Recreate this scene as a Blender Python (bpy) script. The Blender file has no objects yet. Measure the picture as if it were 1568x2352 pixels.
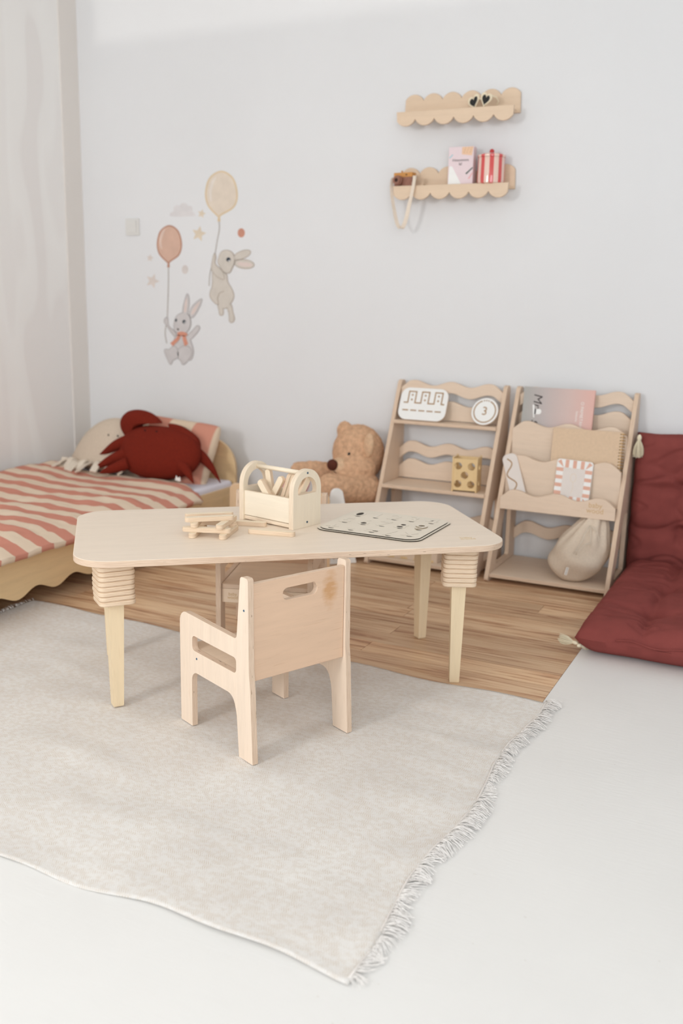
import bpy, bmesh, math, random
from mathutils import Matrix, Vector, noise
from mathutils.geometry import tessellate_polygon

# ------------------------------------------------------------------ camera, light, exposure
scene = bpy.context.scene
COL = scene.collection
PI = math.pi
R = math.radians

YAW, PITCH, ROLL = R(25.9), R(12.456), R(1.14)
fw = Vector((-math.sin(YAW) * math.cos(PITCH), math.cos(YAW) * math.cos(PITCH), -math.sin(PITCH)))
rt = Vector((math.cos(YAW), math.sin(YAW), 0))
up = rt.cross(fw)
rt2 = math.cos(ROLL) * rt + math.sin(ROLL) * up
up2 = -math.sin(ROLL) * rt + math.cos(ROLL) * up
cam = bpy.data.cameras.new('camera')
cam.sensor_fit = 'HORIZONTAL'
cam.sensor_width = 24.0
cam.lens = 2235 / 1568 * 24.0
cam.clip_start = 0.05
cam.dof.use_dof = True
cam.dof.focus_distance = 2.66
cam.dof.aperture_fstop = 2.4
cam_o = bpy.data.objects.new('camera', cam)
COL.objects.link(cam_o)
cm = Matrix((rt2, up2, -fw)).transposed().to_4x4()
cm.translation = (0, 0, 1.2)
cam_o.matrix_world = cm
scene.camera = cam_o

world = bpy.data.worlds.new('world')
scene.world = world
world.use_nodes = True
bg = world.node_tree.nodes['Background']
bg.inputs[0].default_value = (0.86, 0.93, 1.0, 1)
bg.inputs[1].default_value = 1.0


def area(name, loc, target, sx, sy, power, col):
    l = bpy.data.lights.new(name, 'AREA')
    l.shape = 'RECTANGLE'
    l.size, l.size_y = sx, sy
    l.energy = power
    l.color = col
    o = bpy.data.objects.new(name, l)
    COL.objects.link(o)
    o.location = loc
    d = Vector(target) - Vector(loc)
    o.rotation_euler = d.to_track_quat('-Z', 'Y').to_euler()
    return o


area('window_and_fill_light', (-2.75, -2.2, 2.05), (-1.4, 3.6, 0.9), 0.8, 1.0, 96, (1.0, 0.985, 0.96))
area('window_and_fill_light', (1.3, -2.4, 1.80), (-2.6, 3.2, 0.9), 2.2, 1.8, 112, (0.93, 0.97, 1.0))  # added fill lamp, lifts the left wall and shadows from the right
# unseen lamp added to brighten the top of the back wall, cut by sill
area('upper_wall_fill', (-3.452, -4.5, 0.371), (0.0, 4.36, 2.6), 0.016, 0.016, 125, (1.0, 0.97, 0.90))

scene.view_settings.view_transform = 'Standard'
scene.view_settings.look = 'None'
scene.view_settings.gamma = 1
scene.view_settings.use_curve_mapping = False
scene.view_settings.exposure = -0.54
scene.cycles.use_denoising = True
scene.cycles.max_bounces = 8
scene.cycles.diffuse_bounces = 6

rng = random.Random(7)


# ------------------------------------------------------------------ materials
def lin(c):
    return tuple(((v / 255) / 12.92 if v / 255 <= 0.04045 else ((v / 255 + 0.055) / 1.055) ** 2.4) for v in c[:3]) + (1,)


def new_mat(name):
    m = bpy.data.materials.new(name)
    m.use_nodes = True
    nt = m.node_tree
    return m, nt, nt.nodes['Principled BSDF']


def nd(nt, kind, **kw):
    n = nt.nodes.new(kind)
    for k, v in kw.items():
        setattr(n, k, v)
    return n


def coords(nt, scale, src='Object', offset_random=False):
    tc = nd(nt, 'ShaderNodeTexCoord')
    mp = nd(nt, 'ShaderNodeMapping')
    mp.inputs['Scale'].default_value = scale
    nt.links.new(tc.outputs[src], mp.inputs['Vector'])
    if offset_random:
        oi = nd(nt, 'ShaderNodeObjectInfo')
        ml = nd(nt, 'ShaderNodeMath', operation='MULTIPLY')
        ml.inputs[1].default_value = 40
        nt.links.new(oi.outputs['Random'], ml.inputs[0])
        cb = nd(nt, 'ShaderNodeCombineXYZ')
        for i in range(3):
            nt.links.new(ml.outputs[0], cb.inputs[i])
        nt.links.new(cb.outputs[0], mp.inputs['Location'])
    return mp.outputs['Vector']


def tex_noise(nt, vec, scale, detail=3.0, rough=0.5, dist=0.0):
    n = nd(nt, 'ShaderNodeTexNoise')
    n.inputs['Scale'].default_value = scale
    n.inputs['Detail'].default_value = detail
    n.inputs['Roughness'].default_value = rough
    n.inputs['Distortion'].default_value = dist
    nt.links.new(vec, n.inputs['Vector'])
    return n.outputs['Fac']


def ramp(nt, fac, stops):
    r = nd(nt, 'ShaderNodeValToRGB')
    el = r.color_ramp.elements
    while len(el) < len(stops):
        el.new(0.5)
    for e, (p, c) in zip(el, stops):
        e.position = p
        e.color = c
    nt.links.new(fac, r.inputs['Fac'])
    return r.outputs['Color']


def mixc(nt, fac, a, b, mode='MIX'):
    m = nd(nt, 'ShaderNodeMix', data_type='RGBA', blend_type=mode)
    for s, v in ((m.inputs[0], fac), (m.inputs[6], a), (m.inputs[7], b)):
        if hasattr(v, 'is_linked'):
            nt.links.new(v, s)
        else:
            s.default_value = v
    return m.outputs[2]


def bump(nt, bsdf, h, strength, dist=0.002):
    b = nd(nt, 'ShaderNodeBump')
    b.inputs['Strength'].default_value = strength
    b.inputs['Distance'].default_value = dist
    nt.links.new(h, b.inputs['Height'])
    nt.links.new(b.outputs[0], bsdf.inputs['Normal'])


def sc(c, f):
    return (c[0] * f, c[1] * f, c[2] * f, 1)


def plain(name, rgb, rough=0.6, var=0.05, nscale=30, bstr=0.0, bscale=200, spec=0.3, metal=0.0, src='Object', sheen=0.0, coat=0.0):
    m, nt, b = new_mat(name)
    c = lin(rgb)
    v = coords(nt, (1, 1, 1), src)
    f = tex_noise(nt, v, nscale, 3)
    nt.links.new(ramp(nt, f, [(0.3, sc(c, 1 - var)), (0.7, sc(c, 1 + var))]), b.inputs['Base Color'])
    b.inputs['Roughness'].default_value = rough
    b.inputs['Specular IOR Level'].default_value = spec
    b.inputs['Metallic'].default_value = metal
    b.inputs['Coat Weight'].default_value = coat
    if sheen:
        b.inputs['Sheen Weight'].default_value = sheen
        b.inputs['Sheen Roughness'].default_value = 0.6
        b.inputs['Sheen Tint'].default_value = c
    if bstr:
        bump(nt, b, tex_noise(nt, v, bscale, 3), bstr)
    return m


def wood(name, rgb, axis='y', var=0.07, rough=0.5, stain=None, tint=None):
    """light birch face veneer: stretched streaks plus cloudy figure; axis = grain direction in the panel"""
    m, nt, b = new_mat(name)
    c = lin(rgb)
    s = {'x': (1.2, 14, 14), 'y': (14, 1.2, 14), 'z': (14, 14, 1.2)}[axis]
    v = coords(nt, s, offset_random=True)
    f = tex_noise(nt, v, 3.0, 5, 0.6, 0.6)
    c1 = ramp(nt, f, [(0.25, sc(c, 1 - var)), (0.55, c), (0.8, sc(c, 1 + var * 0.6))])
    s2 = tuple(q * 8 if q > 2 else q * 3 for q in s)
    f2 = tex_noise(nt, coords(nt, s2, offset_random=True), 4.0, 2)
    c2 = ramp(nt, f2, [(0.28, (0.8, 0.72, 0.64, 1)), (0.36, (1, 1, 1, 1))])
    col = mixc(nt, 0.45, c1, c2, 'MULTIPLY')
    if stain:
        x, y, sx, sy = stain
        tc = nd(nt, 'ShaderNodeTexCoord')
        mp = nd(nt, 'ShaderNodeMapping')
        mp.inputs['Location'].default_value = (-x / sx, -y / sy, 0)
        mp.inputs['Scale'].default_value = (1 / sx, 1 / sy, 0)
        nt.links.new(tc.outputs['Object'], mp.inputs['Vector'])
        g = nd(nt, 'ShaderNodeTexGradient', gradient_type='SPHERICAL')
        nt.links.new(mp.outputs[0], g.inputs[0])
        n3 = tex_noise(nt, coords(nt, (1, 2.5, 1)), 30, 3)
        ml = nd(nt, 'ShaderNodeMath', operation='MULTIPLY')
        nt.links.new(g.outputs['Fac'], ml.inputs[0])
        nt.links.new(n3, ml.inputs[1])
        fz = nd(nt, 'ShaderNodeMapRange')
        fz.inputs[1].default_value = 0.12
        fz.inputs[2].default_value = 0.4
        fz.inputs[4].default_value = 0.75
        nt.links.new(ml.outputs[0], fz.inputs[0])
        col = mixc(nt, fz.outputs[0], col, lin((200, 148, 96)))
    nt.links.new(col, b.inputs['Base Color'])
    b.inputs['Roughness'].default_value = rough
    b.inputs['Specular IOR Level'].default_value = 0.3
    bump(nt, b, f, 0.06)
    return m


def ply_edge(name, rgb, rgb2, lines=1050.0, voids=True):
    """plywood edge: thin plies stacked along the panel's own thickness (local Z)"""
    m, nt, b = new_mat(name)
    tc = nd(nt, 'ShaderNodeTexCoord')
    sx = nd(nt, 'ShaderNodeSeparateXYZ')
    nt.links.new(tc.outputs['Object'], sx.inputs[0])
    ml = nd(nt, 'ShaderNodeMath', operation='MULTIPLY')
    ml.inputs[1].default_value = lines * 2.0
    nt.links.new(sx.outputs['Z'], ml.inputs[0])
    sn = nd(nt, 'ShaderNodeMath', operation='SINE')
    nt.links.new(ml.outputs[0], sn.inputs[0])
    mr = nd(nt, 'ShaderNodeMapRange')
    mr.inputs[1].default_value = -1
    nt.links.new(sn.outputs[0], mr.inputs[0])
    col = ramp(nt, mr.outputs[0], [(0.2, lin(rgb)), (0.75, lin(rgb2))])
    n = tex_noise(nt, coords(nt, (14, 14, 400), offset_random=True), 1.6, 2)
    col = mixc(nt, 0.5, col, ramp(nt, n, [(0.3, (0.72, 0.64, 0.56, 1)), (0.6, (1, 1, 1, 1))]), 'MULTIPLY')
    if voids:
        n2 = tex_noise(nt, coords(nt, (20, 20, 260), offset_random=True), 1.5, 1)
        col = mixc(nt, ramp(nt, n2, [(0.735, (0, 0, 0, 1)), (0.76, (1, 1, 1, 1))]), col, lin((96, 68, 48)))
    nt.links.new(col, b.inputs['Base Color'])
    b.inputs['Roughness'].default_value = 0.65
    b.inputs['Specular IOR Level'].default_value = 0.2
    return m


def two_tone(name, builder, rough=0.7, bstr=0.0, bscale=300, spec=0.25, sheen=0.0, coat=0.0):
    m, nt, b = new_mat(name)
    nt.links.new(builder(nt), b.inputs['Base Color'])
    b.inputs['Roughness'].default_value = rough
    b.inputs['Specular IOR Level'].default_value = spec
    b.inputs['Coat Weight'].default_value = coat
    b.inputs['Sheen Weight'].default_value = sheen
    if bstr:
        bump(nt, b, tex_noise(nt, coords(nt, (1, 1, 1)), bscale, 3), bstr)
    return m


def axis_value(nt, axis, k, off=0.0):
    tc = nd(nt, 'ShaderNodeTexCoord')
    s = nd(nt, 'ShaderNodeSeparateXYZ')
    nt.links.new(tc.outputs['Object'], s.inputs[0])
    ma = nd(nt, 'ShaderNodeMath', operation='MULTIPLY_ADD')
    ma.inputs[1].default_value = k
    ma.inputs[2].default_value = off
    nt.links.new(s.outputs[axis], ma.inputs[0])
    return ma.outputs[0]


def band(nt, val, duty=0.5, soft=0.04):
    fr = nd(nt, 'ShaderNodeMath', operation='FRACT')
    nt.links.new(val, fr.inputs[0])
    return ramp(nt, fr.outputs[0], [(0.0, (0, 0, 0, 1)), (soft, (1, 1, 1, 1)), (duty, (1, 1, 1, 1)), (duty + soft, (0, 0, 0, 1))])


MT = {}
MT['birch'] = wood('birch_veneer', (238, 218, 198), 'y')
MT['birch_x'] = wood('birch_veneer_cross', (236, 214, 190), 'x')
MT['birch_back'] = wood('birch_veneer_stained', (224, 191, 163), 'x', stain=(0.100, 0.425, 0.040, 0.080))
MT['birch_top'] = wood('birch_table_top', (239, 223, 205), 'x', 0.045, 0.42)
MT['leg'] = wood('birch_leg', (235, 214, 180), 'z', 0.06)
MT['ring'] = ply_edge('birch_ring', (238, 218, 194), (226, 200, 172), 700, False)
MT['edge_pale'] = ply_edge('pale_ply_edge', (244, 230, 210), (234, 214, 190), 1050, False)
MT['edge'] = ply_edge('plywood_edge', (234, 213, 192), (214, 186, 162))
MT['pale'] = wood('pale_maple', (242, 228, 206), 'y', 0.05)
MT['pale_x'] = wood('pale_maple_cross', (243, 231, 211), 'x', 0.05)
MT['stick'] = wood('stick_birch', (242, 225, 200), 'x', 0.07)
MT['shelf'] = wood('rack_birch', (228, 207, 186), 'x', 0.06)
MT['shelf_y'] = wood('rack_birch_upright', (223, 199, 177), 'y', 0.06)
MT['shelf_edge'] = ply_edge('rack_edge', (228, 206, 184), (218, 192, 168), 1050, False)
MT['wallshelf'] = wood('ledge_birch', (226, 202, 176), 'x', 0.06)
MT['bed'] = wood('bed_birch', (232, 203, 158), 'x', 0.08)
MT['bed_edge'] = ply_edge('bed_edge', (232, 208, 172), (214, 182, 142))
MT['gold'] = wood('golden_plywood', (228, 199, 150), 'y', 0.05)
MT['cot'] = wood('cot_birch', (222, 190, 154), 'y', 0.06)
MT['burn'] = plain('laser_burnt_edge', (52, 46, 38), 0.8)
MT['puzzle'] = plain('puzzle_board', (232, 222, 206), 0.55, 0.03, 12)
MT['engrave'] = plain('engraved_mark', (206, 172, 122), 0.7)
MT['engrave_faint'] = plain('engraved_mark_faint', (224, 198, 152), 0.7)
MT['engrave_brown'] = plain('engraved_line', (164, 126, 82), 0.7)
MT['screw'] = plain('blued_screw', (96, 124, 150), 0.3, 0.1, metal=0.9)
MT['white'] = plain('white_lacquer', (240, 240, 238), 0.45, 0.01)
MT['offwhite'] = plain('off_white_lacquer', (226, 218, 212), 0.5, 0.02)
MT['black'] = plain('black_gloss', (22, 22, 24), 0.12, 0.02, spec=0.5)
MT['cream'] = plain('cream_plastic', (238, 226, 200), 0.35, 0.03)
MT['ink'] = plain('dark_ink', (66, 60, 60), 0.7)
MT['rust'] = plain('rust_red_knit', (114, 38, 26), 0.95, 0.10, 120, 0.5, 500, 0.1, sheen=0.12)
MT['rustdark'] = plain('rust_thread', (58, 20, 16), 0.9)
MT['linen'] = plain('natural_linen', (208, 192, 174), 0.95, 0.06, 160, 0.5, 600, 0.1)
MT['linen_pale'] = plain('pale_linen', (222, 210, 194), 0.95, 0.05, 160, 0.4, 500, 0.1)
MT['bag'] = plain('unbleached_cotton', (216, 200, 182), 0.95, 0.05, 120, 0.35, 500, 0.1)
MT['tassel'] = plain('cream_cotton', (232, 222, 196), 0.95, 0.06, 80)
MT['futon'] = plain('burgundy_linen', (132, 68, 64), 0.95, 0.07, 14, 0.35, 420, 0.12, sheen=0.10)
MT['fur'] = plain('caramel_plush', (206, 166, 134), 1.0, 0.18, 55, 1.0, 220, 0.05, sheen=0.25)
MT['fur_pale'] = plain('pale_plush', (214, 180, 148), 1.0, 0.12, 70, 0.8, 260, 0.05, sheen=0.25)
MT['nose'] = plain('brown_felt', (84, 42, 30), 0.9, 0.12, 80)
MT['sheet'] = plain('white_sheet', (232, 230, 240), 0.95, 0.02, 10)
MT['pink'] = plain('dusty_pink_cotton', (214, 158, 160), 0.95, 0.06, 40)
MT['cambody'] = plain('walnut_toy', (150, 106, 90), 0.6, 0.1, 60)
MT['camdark'] = plain('dark_toy', (60, 36, 32), 0.7)
MT['amber'] = plain('amber_wood', (206, 148, 84), 0.55, 0.08, 40)
MT['strap'] = plain('cream_webbing', (232, 218, 202), 0.9, 0.04, 80)
MT['brass'] = plain('brass_wire', (206, 160, 64), 0.3, 0.05, metal=0.9)
MT['kraft'] = plain('kraft_card', (218, 192, 164), 0.9, 0.04, 90)
MT['paper'] = plain('white_paper', (238, 236, 232), 0.9, 0.02)
MT['terracotta'] = plain('terracotta_print', (226, 178, 158), 0.7, 0.03)
MT['plastic'] = plain('white_plastic', (222, 221, 218), 0.35, 0.01)


def mk_wall(name, rgb, patches=False):
    m, nt, b = new_mat(name)
    c = lin(rgb)
    v = coords(nt, (1, 1, 1))
    f = tex_noise(nt, v, 1.6, 3)
    col = ramp(nt, f, [(0.3, sc(c, 0.985)), (0.7, sc(c, 1.01))])
    if patches:
        p = tex_noise(nt, coords(nt, (1, 2.2, 0.42)), 2.2, 1.0, 0.4, 0.2)
        pf = ramp(nt, p, [(0.44, (0, 0, 0, 1)), (0.48, (0.7, 0.7, 0.7, 1)), (0.60, (1, 1, 1, 1)), (0.66, (0.5, 0.5, 0.5, 1))])
        col = mixc(nt, pf, sc(c, 0.97), lin((246, 245, 243)))
    nt.links.new(col, b.inputs['Base Color'])
    b.inputs['Roughness'].default_value = 0.85
    b.inputs['Specular IOR Level'].default_value = 0.2
    bump(nt, b, tex_noise(nt, v, 160, 3), 0.08)
    return m


MT['wall'] = mk_wall('wall_paint', (228, 229, 231))
MT['wall_patchy'] = mk_wall('patchy_wall_paint', (243, 240, 238), True)
MT['strip'] = mk_wall('strip_paint', (232, 227, 222))
MT['ceiling'] = mk_wall('ceiling_paint', (240, 239, 236))


def mk_white_floor():
    m, nt, b = new_mat('white_floor_paint')
    c = lin((235, 234, 232))
    v = coords(nt, (1, 1, 1))
    f = tex_noise(nt, v, 3, 4)
    col = ramp(nt, f, [(0.3, sc(c, 0.97)), (0.7, sc(c, 1.0))])
    sp = tex_noise(nt, coords(nt, (1, 1.4, 1)), 46, 2)
    col = mixc(nt, ramp(nt, sp, [(0.77, (0, 0, 0, 1)), (0.80, (0.5, 0.5, 0.5, 1))]), col, lin((206, 200, 192)))
    nt.links.new(col, b.inputs['Base Color'])
    b.inputs['Roughness'].default_value = 0.42
    b.inputs['Specular IOR Level'].default_value = 0.35
    rot = nd(nt, 'ShaderNodeMapping')
    rot.inputs['Rotation'].default_value = (0, 0, R(35))
    rot.inputs['Scale'].default_value = (6, 60, 1)
    tc = nd(nt, 'ShaderNodeTexCoord')
    nt.links.new(tc.outputs['Object'], rot.inputs[0])
    n1 = tex_noise(nt, rot.outputs[0], 1.0, 3, 0.5, 1.2)
    n2 = tex_noise(nt, coords(nt, (16, 60, 1)), 1.0, 3, 0.5, 1.5)
    h = mixc(nt, 0.5, n1, n2)
    bump(nt, b, h, 0.16, 0.004)
    return m


def mk_laminate():
    m, nt, b = new_mat('laminate_board')
    v = coords(nt, (0.9, 16, 1), offset_random=True)
    f = tex_noise(nt, v, 2.2, 6, 0.62, 1.1)
    col = ramp(nt, f, [(0.28, lin((136, 90, 66))), (0.42, lin((200, 158, 124))), (0.52, lin((222, 190, 156))), (0.72, lin((234, 208, 176)))])
    oi = nd(nt, 'ShaderNodeObjectInfo')
    tone = ramp(nt, oi.outputs['Random'], [(0.0, (0.80, 0.76, 0.73, 1)), (0.5, (0.95, 0.93, 0.91, 1)), (1.0, (1.08, 1.05, 1.0, 1))])
    col = mixc(nt, 1.0, col, tone, 'MULTIPLY')
    f2 = tex_noise(nt, coords(nt, (2.0, 110, 1), offset_random=True), 2.0, 3)
    col = mixc(nt, 0.5, col, ramp(nt, f2, [(0.3, (0.82, 0.76, 0.70, 1)), (0.55, (1, 1, 1, 1))]), 'MULTIPLY')
    nt.links.new(col, b.inputs['Base Color'])
    b.inputs['Roughness'].default_value = 0.42
    b.inputs['Specular IOR Level'].default_value = 0.4
    return m


def mk_rug():
    m, nt, b = new_mat('herringbone_cotton')
    tc = nd(nt, 'ShaderNodeTexCoord')
    s = nd(nt, 'ShaderNodeSeparateXYZ')
    wob = tex_noise(nt, coords(nt, (1, 1, 1)), 14, 2)
    nt.links.new(tc.outputs['Object'], s.inputs[0])

    def mth(op, a, bb, c=None):
        n = nd(nt, 'ShaderNodeMath', operation=op)
        for i, q in enumerate((a, bb, c)):
            if q is None:
                continue
            if hasattr(q, 'is_linked'):
                nt.links.new(q, n.inputs[i])
            else:
                n.inputs[i].default_value = q
        return n.outputs[0]
    yy = mth('MULTIPLY', s.outputs['Y'], 1 / 0.023)
    tri = mth('PINGPONG', yy, 0.5)
    xx = mth('MULTIPLY', s.outputs['X'], 1 / 0.0052)
    ph = mth('MULTIPLY_ADD', tri, 3.1, xx)
    ph = mth('MULTIPLY_ADD', wob, 1.2, ph)
    fr = mth('PINGPONG', ph, 0.5)
    dash = ramp(nt, fr, [(0.12, (1, 1, 1, 1)), (0.28, (0, 0, 0, 1))])
    fade = tex_noise(nt, coords(nt, (1.2, 1.6, 1)), 55, 3)
    fd = ramp(nt, fade, [(0.38, (0.15, 0.15, 0.15, 1)), (0.62, (1, 1, 1, 1))])
    fac = mixc(nt, 1.0, dash, fd, 'MULTIPLY')
    big = tex_noise(nt, coords(nt, (1, 1, 1)), 5, 3)
    base = ramp(nt, big, [(0.3, lin((227, 224, 221))), (0.7, lin((236, 234, 231)))])
    base = mixc(nt, 0.35, base, ramp(nt, tex_noise(nt, coords(nt, (1, 1, 1)), 700, 2), [(0.35, (0.72, 0.70, 0.68, 1)), (0.6, (1, 1, 1, 1))]), 'MULTIPLY')
    fac2 = mixc(nt, 1.0, fac, (0.78, 0.78, 0.78, 1), 'MULTIPLY')
    nt.links.new(mixc(nt, fac2, base, lin((200, 182, 162))), b.inputs['Base Color'])
    b.inputs['Roughness'].default_value = 1.0
    b.inputs['Specular IOR Level'].default_value = 0.05
    bump(nt, b, mixc(nt, 0.5, fr, tex_noise(nt, coords(nt, (1, 1, 1)), 600, 2)), 0.09, 0.002)
    return m


MT['white_floor'] = mk_white_floor()
MT['laminate'] = mk_laminate()
MT['rug'] = mk_rug()


MT['hem'] = plain('hem_cotton', (232, 226, 221), 1.0, 0.06, 120, 0.6, 300, 0.05)
MT['fringe'] = plain('fringe_cotton', (249, 246, 243), 1.0, 0.03, 150, spec=0.05)


def stripes_mat(name, axis, period, a, b_, off=0.0, duty=0.5, rough=0.95, bstr=0.3):
    def bld(nt):
        return mixc(nt, band(nt, axis_value(nt, axis, 1 / period, off), duty, 0.03), lin(a), lin(b_))
    return two_tone(name, bld, rough, bstr, 500, 0.1)


MT['quilt'] = stripes_mat('striped_quilt', 'Y', 0.135, (226, 206, 184), (204, 140, 122), 0.18, 0.48)
MT['pillow'] = stripes_mat('striped_pillow', 'X', 0.26, (220, 198, 174), (206, 144, 124), 0.45, 0.45)


# ------------------------------------------------------------------ geometry helpers
def frame(o, ex, ey):
    ex = Vector(ex).normalized()
    ey = Vector(ey).normalized()
    ez = ex.cross(ey)
    m = Matrix((ex, ey, ez)).transposed().to_4x4()
    m.translation = o
    return m


def link(name, data, mat=None, parent=None, M=None, kind=None):
    o = bpy.data.objects.new(name, data)
    COL.objects.link(o)
    if parent is not None:
        o.parent = parent
    if M is not None:
        o.matrix_basis = M
    if mat is not None and hasattr(data, 'materials'):
        for q in (mat if isinstance(mat, (list, tuple)) else [mat]):
            data.materials.append(q)
    if kind:
        o['kind'] = kind
    return o


def tag(o, label, cat, group=None):
    o['label'] = label
    o['category'] = cat
    if group:
        o['group'] = group
    return o


def thing(name, label, cat, loc=(0, 0, 0), rotz=0.0, group=None, M=None):
    o = bpy.data.objects.new(name, None)
    o.empty_display_size = 0.05
    COL.objects.link(o)
    if M is not None:
        o.matrix_basis = M
    else:
        o.location = loc
        o.rotation_euler = (0, 0, rotz)
    return tag(o, label, cat, group)


def mesh_from(name, verts, faces, smooth=False, mats=None):
    me = bpy.data.meshes.new(name)
    me.from_pydata([tuple(v) for v in verts], [], faces)
    if mats:
        me.polygons.foreach_set('material_index', mats)
    if smooth:
        me.polygons.foreach_set('use_smooth', [True] * len(me.polygons))
    me.update()
    return me


def bm_mesh(name, bm, smooth=False):
    me = bpy.data.meshes.new(name)
    bmesh.ops.recalc_face_normals(bm, faces=bm.faces)
    bm.to_mesh(me)
    bm.free()
    if smooth:
        me.polygons.foreach_set('use_smooth', [True] * len(me.polygons))
    return me


def fillet(pts, seg=6):
    """pts: (x, y, r) -> polygon with rounded corners"""
    out = []
    n = len(pts)
    for i in range(n):
        x, y, r = pts[i] if len(pts[i]) == 3 else (*pts[i], 0)
        if r <= 0:
            out.append((x, y))
            continue
        p = Vector((x, y))
        a = (Vector(pts[i - 1][:2]) - p)
        b = (Vector(pts[(i + 1) % n][:2]) - p)
        la, lb = a.length, b.length
        a.normalize()
        b.normalize()
        ang = a.angle(b)
        if abs(ang - PI) < 0.02:
            out.append((x, y))
            continue
        d = min(r / math.tan(ang / 2), la * 0.499, lb * 0.499)
        rr = d * math.tan(ang / 2)
        c = p + (a + b).normalized() * (rr / math.sin(ang / 2))
        s = p + a * d
        e = p + b * d
        a0 = math.atan2(s.y - c.y, s.x - c.x)
        a1 = math.atan2(e.y - c.y, e.x - c.x)
        da = (a1 - a0 + PI) % (2 * PI) - PI
        for k in range(seg + 1):
            t = a0 + da * k / seg
            out.append((c.x + rr * math.cos(t), c.y + rr * math.sin(t)))
    return out


def rrect(x0, y0, x1, y1, r, seg=6):
    if r <= 0.0035:
        return [(x0, y0), (x1, y0), (x1, y1), (x0, y1)]
    return fillet([(x0, y0, r), (x1, y0, r), (x1, y1, r), (x0, y1, r)], seg)


def ellipse(cx, cy, rx, ry, n=28, rot=0.0):
    c, s = math.cos(rot), math.sin(rot)
    return [(cx + rx * math.cos(t) * c - ry * math.sin(t) * s, cy + rx * math.cos(t) * s + ry * math.sin(t) * c)
            for t in (2 * PI * k / n for k in range(n))]


def panel_mesh(name, outer, holes=(), t=0.018, smooth_angle=R(32)):
    loops = [list(outer)] + [list(h) for h in holes]
    flat = [p for l in loops for p in l]
    tris = tessellate_polygon([[Vector((p[0], p[1], 0)) for p in l] for l in loops])
    n = len(flat)
    verts = [(p[0], p[1], t / 2) for p in flat] + [(p[0], p[1], -t / 2) for p in flat]
    faces, mi = [], []
    for a, b, c in tris:
        pa, pb, pc = flat[a], flat[b], flat[c]
        cr = (pb[0] - pa[0]) * (pc[1] - pa[1]) - (pb[1] - pa[1]) * (pc[0] - pa[0])
        if abs(cr) < 1e-12:
            continue
        if cr < 0:
            b, c = c, b
        faces.append((a, b, c))
        faces.append((a + n, c + n, b + n))
        mi += [0, 0]
    off = 0
    for li, l in enumerate(loops):
        area2 = sum(l[i][0] * l[(i + 1) % len(l)][1] - l[(i + 1) % len(l)][0] * l[i][1] for i in range(len(l)))
        ccw = area2 > 0
        want = ccw if li == 0 else not ccw
        for i in range(len(l)):
            a, b = off + i, off + (i + 1) % len(l)
            faces.append((a + n, b + n, b, a) if (ccw if li == 0 else not ccw) == True and li == 0 or (li > 0 and not ccw) else (a, b, b + n, a + n))
            mi.append(1)
        off += len(l)
    me = bpy.data.meshes.new(name)
    me.from_pydata(verts, [], faces)
    me.materials.clear()
    me.polygons.foreach_set('material_index', mi)
    bm = bmesh.new()
    bm.from_mesh(me)
    bmesh.ops.remove_doubles(bm, verts=bm.verts, dist=1e-6)
    bmesh.ops.recalc_face_normals(bm, faces=bm.faces)
    inner = [e for e in bm.edges if len(e.link_faces) == 2 and e.link_faces[0].material_index == 0 and e.link_faces[1].material_index == 0
             and e.link_faces[0].normal.dot(e.link_faces[1].normal) > 0.999]
    if not holes:
        bmesh.ops.dissolve_edges(bm, edges=inner, use_verts=False)
    bm.to_mesh(me)
    bm.free()
    me.polygons.foreach_set('use_smooth', [True] * len(me.polygons))
    try:
        me.set_sharp_from_angle(angle=smooth_angle)
    except Exception:
        pass
    return me


def bevel(o, w=0.002, seg=2, ang=35):
    m = o.modifiers.new('bevel', 'BEVEL')
    m.width = w
    m.segments = seg
    m.limit_method = 'ANGLE'
    m.angle_limit = R(ang)
    m.harden_normals = True
    return o


def panel(name, outer, holes=(), t=0.018, M=None, mat='birch', edge='edge', parent=None, bev=0.002, kind=None):
    me = panel_mesh(name, outer, holes, t)
    o = link(name, me, [MT[mat], MT[edge or mat]], parent, M, kind)
    if bev:
        bevel(o, bev)
    return o


def box_mesh(name, x0, y0, z0, x1, y1, z1):
    v = [(x, y, z) for x in (x0, x1) for y in (y0, y1) for z in (z0, z1)]
    f = [(0, 1, 3, 2), (4, 6, 7, 5), (0, 4, 5, 1), (2, 3, 7, 6), (0, 2, 6, 4), (1, 5, 7, 3)]
    return mesh_from(name, v, f)


def tube_mesh(name, pts, rad, n=8, cap=True):
    """pts list of Vector, rad number or list"""
    pts = [Vector(p) for p in pts]
    rads = rad if isinstance(rad, (list, tuple)) else [rad] * len(pts)
    verts, faces = [], []
    ref = None
    for i, p in enumerate(pts):
        d = (pts[min(i + 1, len(pts) - 1)] - pts[max(i - 1, 0)]).normalized()
        if ref is None:
            ref = Vector((0, 0, 1)) if abs(d.z) < 0.9 else Vector((1, 0, 0))
        a = d.cross(ref)
        if a.length < 1e-4:
            a = d.cross(Vector((1, 0.3, 0.2)))
        a.normalize()
        b = a.cross(d).normalized()
        ref = b
        for k in range(n):
            t = 2 * PI * k / n
            verts.append(p + (a * math.cos(t) + b * math.sin(t)) * rads[i])
    for i in range(len(pts) - 1):
        for k in range(n):
            q = (k + 1) % n
            faces.append((i * n + k, i * n + q, (i + 1) * n + q, (i + 1) * n + k))
    if cap:
        faces.append(tuple(range(n - 1, -1, -1)))
        faces.append(tuple((len(pts) - 1) * n + k for k in range(n)))
    return mesh_from(name, verts, faces, True)


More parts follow.
